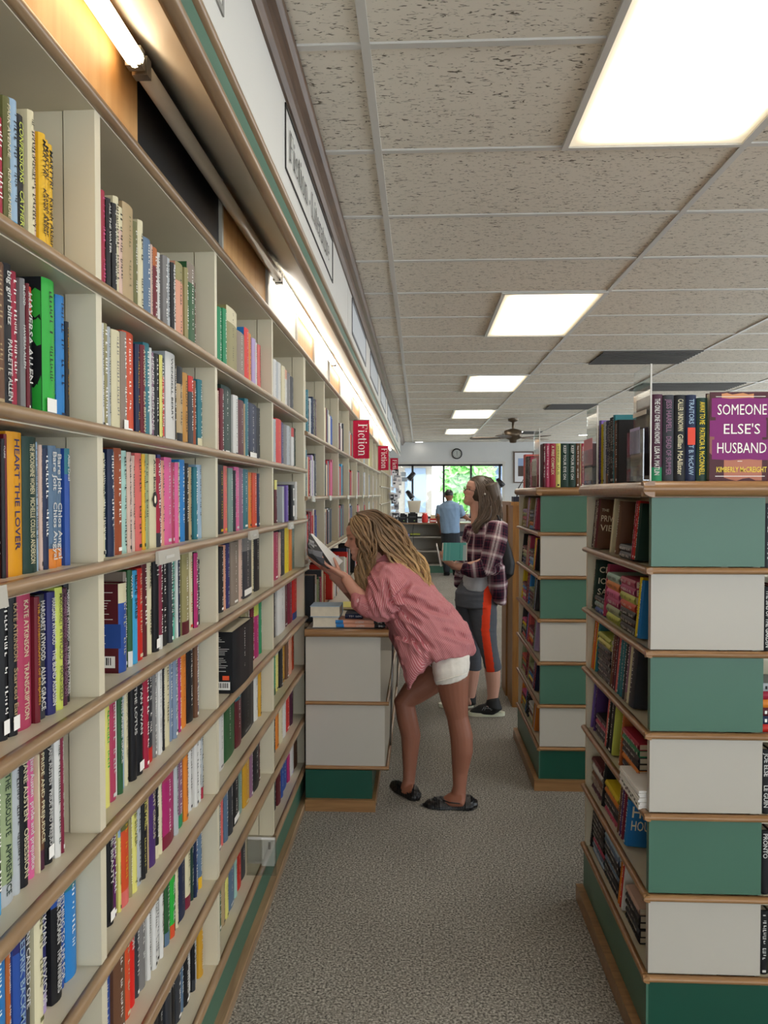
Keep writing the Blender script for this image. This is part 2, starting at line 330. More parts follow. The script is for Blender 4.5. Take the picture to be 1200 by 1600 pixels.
# ---- troffer ceiling lights
for i, (gx, y) in enumerate(TROF):
    x0 = (.475 if gx == 1 else 2.92); x1 = x0+.605; y1 = y+1.24
    t = empty('ceiling_light', ((x0+x1)/2, (y+y1)/2, CZ))
    lab = {1: 'large lit ceiling panel overhead, cut off by the top edge', 2: 'lit ceiling panel, second from the camera and whole in view', 3: 'lit ceiling panel, third in the row down the aisle', 4: 'small lit ceiling panel, fourth in the row down the aisle', 5: 'farthest lit ceiling panel, before the back wall', 0: 'lit ceiling panel behind the viewer over the aisle'}.get(i, 'lit ceiling panel over the right-hand part of the shop, number %d from the front' % (i-5))
    tag(t, lab, 'ceiling light', 'fluorescent panels in the ceiling grid')
    MB().box(x0, x1, y, y+.02, CZ-.009, CZ+.0035).box(x0, x1, y1-.02, y1, CZ-.009, CZ+.0035).box(x0, x0+.02, y+.02, y1-.02, CZ-.009, CZ+.0035).box(x1-.02, x1, y+.02, y1-.02, CZ-.009, CZ+.0035).build('frame', M_grid, t)
    MB().box(x0+.02, x1-.02, y+.02, y1-.02, CZ-.003, CZ+.002).build('diffuser', M_panel, t)
# ---- ceiling vents
def vent(x0, x1, y0, y1, lab):
    t = empty('ceiling_vent', ((x0+x1)/2, (y0+y1)/2, CZ)); tag(t, lab, 'vent', 'dark air vents in the ceiling')
    b = MB(); b.box(x0, x1, y0, y1, CZ-.006, CZ-.003); b.build('grille_back', M_black, t)
    b = MB(); n = 9
    for k in range(n+1): yy = y0+(y1-y0-.01)*k/n; b.box(x0, x1, yy, yy+.012, CZ-.012, CZ-.006)
    b.build('frame', plain('vent_grey', '#55524d', .5) if 'vent_grey' not in MATS else MATS['vent_grey'], t)
vent(1.5, 2.29, 6.38, 6.98, 'dark square ceiling vent nearest the camera, above the books')
vent(2.34, 3.4, 8.25, 8.8, 'wide dark ceiling vent just above the purple face-out book')
vent(1.7, 2.3, 10.1, 10.68, 'dark ceiling vent above the farther display cabinet')
vent(1.62, 2.28, 14.45, 15.02, 'small dark ceiling vent near the ceiling fan')
# ================================================================ wall bookcase, near section (four bays in view)
XF, XB, YS = -.565, -.82, [-.27, .54, 1.35, 2.14, 2.97, 3.80]
SZ = [2.19, 1.872, 1.622, 1.378, 1.14, .897, .658, .415, .172]
def wall_bookcase(label, ys, sz, y0, y1, joints=True, kick=True):
    t = empty('wall_bookcase', ((XF+XB)/2, (y0+y1)/2, 0)); tag(t, label, 'bookcase')
    MB().box(XB-.02, XB, y0, y1, 0 if kick else sz[-1]-.02, sz[0]).build('back_panel', M_beige2, t)
    for k, y in enumerate(ys):
        b = MB()
        for i in range(len(sz)-1 if kick else len(sz)-2):
            z1, z0 = sz[i]-.022, sz[i+1]
            yy = min(max(y, y0+.012), y1-.012)
            b.box(XF-.055, XF, yy-.012, yy+.012, z0, z1); b.box(XB, XF-.058, yy-.010, yy+.010, z0, z1); 
        b.build('divider', M_beige2, t)
    for z in sz:
        s_ = MB().box(XB, XF, y0, y1, z-.022, z).build('shelf', M_beige, t)
        MB().prism(half_round(XF-.002, XF+.017, z-.020, z+.002), y0, y1, 1, smooth=True).build('nosing', M_wood, s_)
    if kick:
        MB().box(XB, XF-.002, y0, y1, 0, sz[-1]-.022).build('kickboard', M_green, t)
        MB().prism([(XF-.002, 0), (XF+.026, 0), (XF+.026, .026), (XF+.022, .031), (XF-.002, .032)], y0, y1, 1).build('base_trim', M_wood, t)
    return t
wall_bookcase('nearest section of the beige wall bookcase, filling the left of the photo', YS, SZ, -.27, 3.80)
W2 = .806; YS2 = [3.826+.0] + [3.80+W2*i for i in range(1, 10)]
SZ2 = [2.19, 1.81, 1.487, 1.172, .86]
wall_bookcase('middle section of the beige wall bookcase, above the white display counter', YS2, SZ2, 3.803, 11.1, kick=False)
YS3 = [11.13] + [11.1+.8*i for i in range(1, 6)]
wall_bookcase('farthest section of the beige wall bookcase, before the shop window', YS3, [2.19, 1.85, 1.617, 1.357, 1.1, .86, .6, .35, .172], 11.103, 15.1)
# shelf label clips
def clip(y, z, lab, w=.12, h=.05):
    b = MB(); b.prism([(XF+.0175, z-.023), (XF+.023, z-.026), (XF+.026, z-.026), (XF+.023, z+.003), (XF+.019, z+.003), (XF+.0175, z-.0)], y-w/2, y+w/2, 1)
    b.box(XF+.0252, XF+.0262, y-w*.2, y+w*.2, z-.016, z-.010, mi=1)
    tag(b.build('shelf_label', [M_white, M_grid]), lab, 'shelf label', 'cream label clips on the shelf edges')
for y, w, l in ((.93, .125, 'blank cream label clip on the nearest bay, cut by the frame edge'), (1.655, .14, 'blank cream label clip on the shelf edge of the second bay'), (2.52, .13, 'blank cream label clip on the shelf edge of the third bay'), (3.26, .11, 'small cream label clip below the purple book of the fourth bay')):
    clip(y, 1.378, l, w)
for i, y in enumerate((3.96, 4.72, 5.9, 6.7, 7.5, 8.3, 9.1)):
    clip(y, 1.487, 'tiny white shelf label on the middle section, %s from the near end' % ['first', 'second', 'third', 'fourth', 'fifth', 'sixth', 'seventh'][i], .11, .03)
# ---- light canopy over the bookcase
t = empty('light_canopy', (-.47, 6, 2.2)); tag(t, 'long overhead canopy with wood edges, green stripe and white sign board above the bookcase', 'canopy')
y0, y1 = -.27, 15.1
cuts = [(-.27, .7, 0), (.7, 1.557, 1), (1.557, 2.199, 2), (2.199, 2.867, 1), (2.867, 3.556, 0), (3.556, 4.14, 1), (4.14, 4.85, 0), (4.85, 5.5, 1), (5.5, 6.5, 0), (6.5, 7.3, 1), (7.3, 8.6, 0), (8.6, 9.4, 1), (9.4, 10.8, 0), (10.8, 12, 1), (12, 15.1, 0)]
for a, c, k in cuts:
    MB().box(XF-.02, XF-.004, a, c, 2.191, 2.43).build('back_board', [M_soffit, M_ply, M_black][k], t)
    if a > 2: MB().box(XF-.004, XF+.006, a-.008, a+.008, 2.194, 2.40).build('batten', M_white, t)
MB().prism([(-.57, 2.405), (-.388, 2.236), (-.378, 2.24), (-.378, 2.27), (-.57, 2.45)], y0, y1).build('soffit', M_soffit, t)
MB().prism(half_round(-.388, -.361, 2.232, 2.256), y0, y1, 1, smooth=True).build('lower_nosing', M_wood, t)
MB().box(-.39, -.372, y0, y1, 2.256, 2.306).build('green_stripe', M_green, t)
MB().prism(half_round(-.388, -.360, 2.306, 2.328), y0, y1, 1, smooth=True).build('upper_nosing', M_wood, t)
b = MB(); b.box(-.39, -.370, y0, 4.02, 2.33, 2.60)
for k in range(0, 14): b.box(-.39, -.370, 4.03+k*.79, 4.03+(k+1)*.79-.01, 2.33, 2.60)
b.build('fascia_board', plain('fascia_white', '#d6d3cb', .35, .02, 2), t)
MB().prism([(-.392, 2.585), (-.362, 2.585), (-.352, 2.60), (-.348, 2.62), (-.33, 2.632), (-.32, 2.645), (-.318, 2.66), (-.392, 2.66)], y0, 17.3).build('crown_moulding', M_crown, t)
MB().box(-.60, -.392, y0, y1, 2.455, 2.66).build('canopy_core', M_soffit, t)
# section sign on the fascia
b = MB(); X = -.3692; blk = lin('#2a2826')
def frame_rect(b, y0, y1, z0, z1, w, c, X=X):
    b.box(X, X+.003, y0, y1, z0, z0+w, c); b.box(X, X+.003, y0, y0+w, z0+w, z1, c); b.box(X, X+.003, y0, y1, z1-w, z1, c); b.box(X, X+.003, y1-w, y1, z0+w, z1-w, c)
frame_rect(b, 2.135, 3.30, 2.395, 2.575, .006, blk)
serif_text(b, 'Fiction . Literature', (X+.003, 2.20, 2.445), (0, 1, 0), (0, 0, 1), .085, 1.02, blk)
tag(b.build('section_sign', M_col), 'framed section sign reading Fiction Literature in black serif on the canopy', 'sign')
b = MB(); frame_rect(b, .35, 1.46, 2.395, 2.575, .012, lin('#8f8c86')); b.box(X, X+.0015, .362, 1.448, 2.407, 2.563, lin('#c9c6be')); tag(b.build('section_sign', M_col), 'blank framed sign board on the canopy at the top edge of the photo', 'sign')
for k in range(6):
    ya = 4.25+k*1.58; b = MB(); frame_rect(b, ya, ya+1.1, 2.375, 2.575, .02, lin('#6c6d70')); b.box(X, X+.0015, ya+.02, ya+1.08, 2.395, 2.555, lin('#bfc2c4'))
    tag(b.build('section_sign', M_col), 'grey-framed sign board on the canopy, %s beyond the black-lettered one' % ['first', 'second', 'third', 'fourth', 'fifth', 'sixth'][k], 'sign', 'framed boards along the canopy')
# ---- fluorescent strips
M_tubew = emit('warm_lit_tube', '#ffe4bc', TUBE_W)
def strip(ya, yb, lit, lab):
    t = empty('strip_light', (-.535, (ya+yb)/2, 2.32)); tag(t, lab, 'strip light', 'fluorescent strips under the canopy')
    MB().box(-.556, -.541, ya, yb, 2.334, 2.36).build('housing', M_grid, t)
    MB().tube([(-.533, ya+.022, 2.316), (-.533, yb-.022, 2.316)], .0175, 12).build('tube', (M_tubew if ya < 1 else M_tube) if lit else M_deadtube, t)
    for y in (ya, yb-.03): MB().box(-.549, -.519, y, y+.022, 2.30, 2.336).build('end_cap', M_metal, t)
strip(.02, 1.47, True, 'lit fluorescent strip above the nearest bay, at the top left'); strip(1.475, 2.93, False, 'unlit brown-grey fluorescent strip above the second and third bays')
for k in range(6): strip(2.94+k*1.9, 2.94+(k+1)*1.9-.01, True, ['lit fluorescent strip starting above the third bay', 'lit fluorescent strip behind the first red banner', 'lit fluorescent strip between the first and second banners', 'lit fluorescent strip reaching the second banner', 'lit fluorescent strip between the last two banners', 'lit fluorescent strip at the far end of the canopy'][k])
# ---- red banners
for Y, xa, xb, zt, zb, l in ((6.55, -.56, -.422, 2.122, 1.80, 'nearest red hanging banner reading Fiction'), (10.4, -.552, -.412, 2.143, 1.82, 'middle red hanging banner reading Fiction'), (14.6, -.545, -.398, 2.174, 1.85, 'farthest and smallest red banner reading Fiction')):
    t = empty('banner', ((xa+xb)/2, Y, zb)); tag(t, l, 'banner', 'red banners along the bookcase')
    b = MB(); n = 8; red = lin('#b5203f')
    for i in range(n):
        xx0, xx1 = xa+(xb-xa)*i/n, xa+(xb-xa)*(i+1)/n; d0, d1 = .004*sin(i*1.3), .004*sin((i+1)*1.3)
        b.add([(xx0, Y+d0, zb), (xx1, Y+d1, zb), (xx1, Y+d1*.3, zt), (xx0, Y+d0*.3, zt), (xx0, Y+d0+.002, zb), (xx1, Y+d1+.002, zb), (xx1, Y+d1*.3+.002, zt), (xx0, Y+d0*.3+.002, zt)], [(0, 1, 2, 3), (5, 4, 7, 6), (0, 4, 5, 1), (3, 2, 6, 7)], red)
    serif_text(b, 'Fiction', (xa+.045, Y-.0062, zt-.03), (0, 0, -1), (1, 0, 0), .078, zt-zb-.05, lin('#f4eee9'))
    b.build('fabric', M_cloth, t)
    MB().tube([(XF+.012, Y+.001, zt+.004), (xb+.012, Y+.001, zt+.004)], .004, 8).build('rod', M_metal, t)
# ================================================================ display counter at the end of the near section
t = empty('display_counter', (-.34, 6, 0)); tag(t, 'low white display counter with green kick and wood edges beside the leaning woman', 'counter')
CX0, CX1, CY0, CY1, CT = -.538, -.147, 3.63, 8.4, .86
MB().box(CX0, CX1-.035, CY0-.005+.02, CY0+.012, .51, CT-.03).box(CX0, CX1-.015, CY0-.005+.02, CY0+.012, .205, .505).build('end_panel', M_white, t)
MB().box(CX0, CX1-.03, CY0+.002, CY1, CT-.03, CT-.002).build('counter_top', M_white, t)
b = MB(); prof = half_round(0, .03, CT-.034, CT+.003); b.prism([(CY0+.002-p[0], p[1]) for p in prof], CX0, CX1+.005, 0, smooth=True); b.prism([(CX1-.03+p[0], p[1]) for p in prof], CY0+.0, CY1, 1, smooth=True)
b.build('top_edging', M_woodx, t)
for z in (.508, .2):
    b = MB(); pr = half_round(0, .016, z-.009, z+.009, 4); b.prism([(CY0+.014-p[0], p[1]) for p in pr], CX0, CX1-.005+.01, 0, smooth=True); b.prism([(CX1-.01+p[0], p[1]) for p in pr], CY0+.014, CY1, 1, smooth=True); b.build('edging', M_woodx, t)
    MB().box(CX0, CX1-.01, CY0+.014, CY1, z-.009, z+.009).build('shelf', M_white, t)
MB().box(CX0, -.222, CY0+.002, CY1, 0, .19).build('kickboard', M_dgreen, t)
MB().box(CX0, -.205, CY0-.02, CY0+.002, 0, .055).box(-.222, -.205, CY0+.002, CY1, 0, .055).build('base_trim', M_woodx, t)
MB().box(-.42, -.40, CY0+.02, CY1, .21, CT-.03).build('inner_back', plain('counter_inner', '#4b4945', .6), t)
for y in (4.85, 6.1, 7.3, 8.38): MB().box(-.40, CX1-.02, y, y+.018, .21, CT-.03).build('partition', M_white, t)
for y in (CY0+.02, 4.86, 6.1): # slanted wire display struts seen beside the shirt
    MB().tube([(CX1+.0, y+.3, .21), (CX1+.015, y+.3, .80)], .006, 6).build('rail', M_metal, t)
# ================================================================ right-hand display cabinets
def cabinet(Y0, Y1, label, copyn=0):
    X0, XP, X1 = .612, .905, 1.85
    t = empty('display_cabinet', ((X0+X1)/2, (Y0+Y1)/2, 0)); tag(t, label, 'cabinet', 'green and white display cabinets')
    zs = [1.49, 1.301, 1.081, .864, .647, .430, .213]
    # end panel: six laminate fields between wood strips
    for i in range(6):
        MB().box(X0, XP, Y0, Y0+.022, zs[i+1]+.008, zs[i]-.008 if i else zs[i]).build('end_panel', M_green if i % 2 == 0 else M_white, t)
    # core wall, back of the left-hand shelves and of the front shelves
    MB().box(.80, .82, Y0+.022, Y1, .213, 1.49).box(.82, X1, Y0+.30, Y0+.32, .213, 1.49).build('inner_back', M_beige2, t)
    MB().box(X0, .80, Y1-.02, Y1, .213, 1.49).build('far_panel', M_beige2, t)
    MB().box(XP-.02, XP-.002, Y0+.022, Y0+.30, .213, 1.49).build('side_panel', M_beige2, t); MB().box(X1-.02, X1, Y0, Y0+.3, .213, 1.49).build('side_panel', M_beige2, t)
    for z in zs[1:]:
        s_ = MB().box(X0, .80, Y0+.022, Y1-.02, z-.018, z).box(XP, X1-.02, Y0+.0, Y0+.30, z-.018, z).build('shelf', M_beige, t)
        b = MB(); pr = half_round(0, .017, z-.012, z+.006, 5)
        b.prism([(X0-p[0], p[1]) for p in pr], Y0-.016, Y1, 1, smooth=True); b.prism([(Y0-p[0], p[1]) for p in pr], X0-.016, X1, 0, smooth=True)
        b.build('nosing', M_woodx, s_)
    b = MB(); pr = half_round(0, .03, 1.493, 1.534, 6)
    b.prism([(X0-p[0], p[1]) for p in pr], Y0-.028, Y1, 1, smooth=True); b.prism([(Y0-p[0], p[1]) for p in pr], X0-.028, X1, 0, smooth=True)
    b.box(X0, X1, Y0, Y1, 1.491, 1.5335); b.build('top_board', M_woodx, t)
    MB().box(X0+.002, X1, Y0+.002, Y1, 0.0, .2).build('kickboard', M_dgreen, t)
    MB().box(X0-.004, X0+.002, Y0+.002, Y1, .055, .2).build('side_kick', M_green, t)
    MB().box(X0-.03, X0-.004, Y0-.02, Y1+.01, 0, .055).box(X0-.004, X1, Y0-.02, Y0+.002, 0, .055).build('base_trim', M_woodx, t)
    return t
cabinet(2.07, 2.86, 'nearest green and white display cabinet, at the right edge, purple book on top')
cabinet(3.93, 4.78, 'second display cabinet with green and white end panels, behind the nearest one')
# ================================================================ books
PAL = {'crimson': '#a5213c', 'olive': '#6b6a3e', 'light-blue': '#9db8cf', 'black': '#16161a', 'cream': '#ddd3ae', 'pale-pink': '#d9b9a8', 'yellow': '#e6b422', 'brown': '#6e4a34',
'red': '#c8281f', 'grey': '#7d7a78', 'dark-red': '#6d1522', 'green': '#2fae3c', 'blue': '#2a7fc4', 'orange-red': '#d8502a', 'mustard': '#e09a14', 'dark-green': '#1d3a30', 'navy': '#1a2748',
'slate-blue': '#5d7690', 'teal': '#2b7480', 'plum': '#4a2036', 'maroon': '#5d1c24', 'rose': '#b3405f', 'charcoal': '#35373d', 'indigo': '#2a2a66', 'lime': '#c9d25e', 'purple': '#4d2f6b', 'sage': '#9fae83',
'pale-grey': '#b7bcbf', 'pink': '#e0659a', 'taupe': '#8f8072', 'white': '#dcdad5', 'sky-blue': '#3f9fd0', 'orange': '#e2852e', 'royal-blue': '#2a4f9c', 'tan': '#b9a078', 'khaki': '#9a9162', 'coral': '#dd6c66',
'mint': '#a9cfc4', 'lilac': '#b8a3cf', 'rust': '#9a4a26', 'ochre': '#c08a3c', 'grey-green': '#7f9a90', 'mauve': '#8d6580', 'magenta': '#b02a6c', 'turquoise': '#4cc3a6', 'peach': '#e0a184', 'grey-blue': '#7d8ea6',
'lemon': '#e4dc7a', 'emerald': '#1f8a5a', 'gold': '#cf9a2a', 'hot-red': '#e0241c', 'deep-purple': '#5a1a5a', 'copper': '#b3622e', 'wine': '#7d1f38', 'bright-yellow': '#ecd22a', 'violet': '#7a62b0', 'forest-green': '#2c5a33'}
PL = {k: tuple(x*.8 for x in lin(v)) for k, v in PAL.items()}
def lum(c): return .3*c[0]+.6*c[1]+.1*c[2]
CREAM, INK, WHT = lin('#e8dfc4'), lin('#1c1a1a'), lin('#e9e6e0')
ORD = ['', 'first', 'second', 'third', 'fourth', 'fifth', 'sixth', 'seventh', 'eighth', 'ninth', 'tenth', 'eleventh', 'twelfth', 'thirteenth', 'fourteenth', 'fifteenth', 'sixteenth', 'seventeenth', 'eighteenth', 'nineteenth', 'twentieth', 'twenty-first', 'twenty-second', 'twenty-third', 'twenty-fourth', 'twenty-fifth', 'twenty-sixth', 'twenty-seventh', 'twenty-eighth', 'twenty-ninth', 'thirtieth']
BOOKS = []
def book_geo(w, h, d, col, tcol=None, text=None, foot=None, crown=None, sticker=False, side=None, cover=None, rn=random, detail=2):
    """spine on +x at x=0, thickness along y 0..w, height z 0..h; cover mesh and page mesh"""
    c = MB(); ct = min(.0022, w*.12); col = PL[col] if isinstance(col, str) else col
    sc = tuple(min(1, v*1.0) for v in (PL[side] if isinstance(side, str) else (side or col)))
    bul = min(.004, w*.18); ys = [0, ct, w*.3, w*.5, w*.7, w-ct, w]; xs_ = [-.0015, 0, bul*.8, bul, bul*.8, 0, -.0015]; xs_ = [x-bul for x in xs_]
    # spine strip
    bands = [(0, h, col)]
    if foot: bands = [(0, h*.16, PL[foot]), (h*.16, h, col)]
    if crown: z0, z1, cc = bands[-1]; bands[-1] = (z0, h*.78, cc); bands.append((h*.78, h, PL[crown]))
    for z0, z1, cc in bands:
        vs = [(x, y, z) for z in (z0, z1) for x, y in zip(xs_, ys)]
        c.add(vs, [(i, i+1, i+8, i+7) for i in range(6)], cc, 0, detail > 1)
    if detail:
        c.box(-d, -bul-.0014, 0, ct, 0, h, sc); c.box(-d, -bul-.0014, w-ct, w, 0, h, sc); c.box(-bul-.003, -bul-.0015, ct, w-ct, 0, h, sc)
    else:
        c.box(-d, -bul-.0016, 0, w, 0, h, sc)
    tc = PL[tcol] if isinstance(tcol, str) and tcol in PL else (tcol if tcol else (WHT if lum(col) < .25 else INK)); ex = .0004
    if text:
        parts = text.split('/'); tot = sum(len(p_) for p_ in parts)+1.5*(len(parts)-1); z = h*.95; cap = min(w*.5, .014)
        for p_ in parts:
            ml = h*.88*len(p_)/tot; put_text(c, p_.replace('_', ' '), (ex, w/2-cap/2, z), (0, 0, -1), (0, 1, 0), cap, ml, tc, .012); z -= h*.88*(len(p_)+1.5)/tot
    elif detail > 1 and w > .007:
        # illegible lettering at this distance: short strokes in two runs
        cap = min(w*.38, .0095); z = h*.94
        for ln in (rn.uniform(.32, .5), rn.uniform(.2, .3)):
            ze = z-h*ln; y0 = w/2-cap/2
            while z > ze:
                k = cap*rn.uniform(.3, .75); q = y0+cap*rn.choice((0, 0, .25)); q2 = y0+cap*rn.choice((.75, 1, 1))
                if rn.random() < .82:
                    c.add([(ex, q, z), (ex, q2, z), (ex, q2, z-k*.45), (ex, q, z-k*.45)], [(0, 1, 2, 3)], tc)
                    if rn.random() < .6: c.add([(ex, q, z-k*.4), (ex, q+cap*.2, z-k*.4), (ex, q+cap*.2, z-k), (ex, q, z-k)], [(0, 1, 2, 3)], tc)
                z -= k*1.35
            z = ze-h*rn.uniform(.05, .1)
        if rn.random() < .5 and not foot: c.add([(ex, w*.3, h*.07), (ex, w*.7, h*.07), (ex, w*.7, h*.035), (ex, w*.3, h*.035)], [(0, 1, 2, 3)], tc)
    if sticker:
        c.add([(ex*1.5, w*.12, h*.04), (ex*1.5, w*.88, h*.04), (ex*1.5, w*.88, h*.14), (ex*1.5, w*.12, h*.14)], [(0, 1, 2, 3)], WHT)
    if cover: cover(c, w, h, d)
    p = MB()
    if detail: p.box(-d+.003, -bul-.0032, ct+.0003, w-ct-.0003, .002, h-.003)
    return c, p
def back_cover(base, patch=None, seed=1, bar=True, dot=None):
    def f(c, w, h, d):
        rn = random.Random(seed); y = -.0004; X = lambda u: -d+d*u
        def q(u0, u1, v0, v1, cc, e=0): c.add([(X(u0), y-e, h*v0), (X(u1), y-e, h*v0), (X(u1), y-e, h*v1), (X(u0), y-e, h*v1)], [(0, 1, 2, 3)], cc)
        if patch: q(.0, 1, .28, .55, patch, 0)
        v = .9
        while v > .3:
            q(.12, rn.uniform(.6, .88), v, v+.006, WHT, .0002); v -= .03 if rn.random() < .8 else .06
        if bar:
            q(.42, .9, .06, .19, WHT, .0002); u = .48
            while u < .84: k = rn.choice((.008, .016, .024)); q(u, u+k, .09, .175, INK, .0004); u += k+rn.choice((.01, .02))
        if dot: q(.72, .88, .22, .29, dot, .0003)
    return f
def splash(cc, seed):
    def f(c, w, h, d):
        rn = random.Random(seed); y = -.0005
        for i in range(26):
            x, z, r = -rn.random()*d*.55, rn.random()*h*.9+.05*h, rn.uniform(.006, .02); n = 7
            c.add([(max(-d, min(-.006, x+r*cos(2*pi*k/n)*rn.uniform(.5, 1))), y-i*1e-5, max(.002, min(h-.002, z+r*1.5*sin(2*pi*k/n)*rn.uniform(.5, 1)))) for k in range(n)], [tuple(range(n))], cc)
    return f
def add_book(M, label, w, h, d, col, group, area, keep=False, **k):
    BOOKS.append(dict(M=M, label=label, w=w, h=h, d=d, col=col, group=group, area=area, keep=keep, k=k))
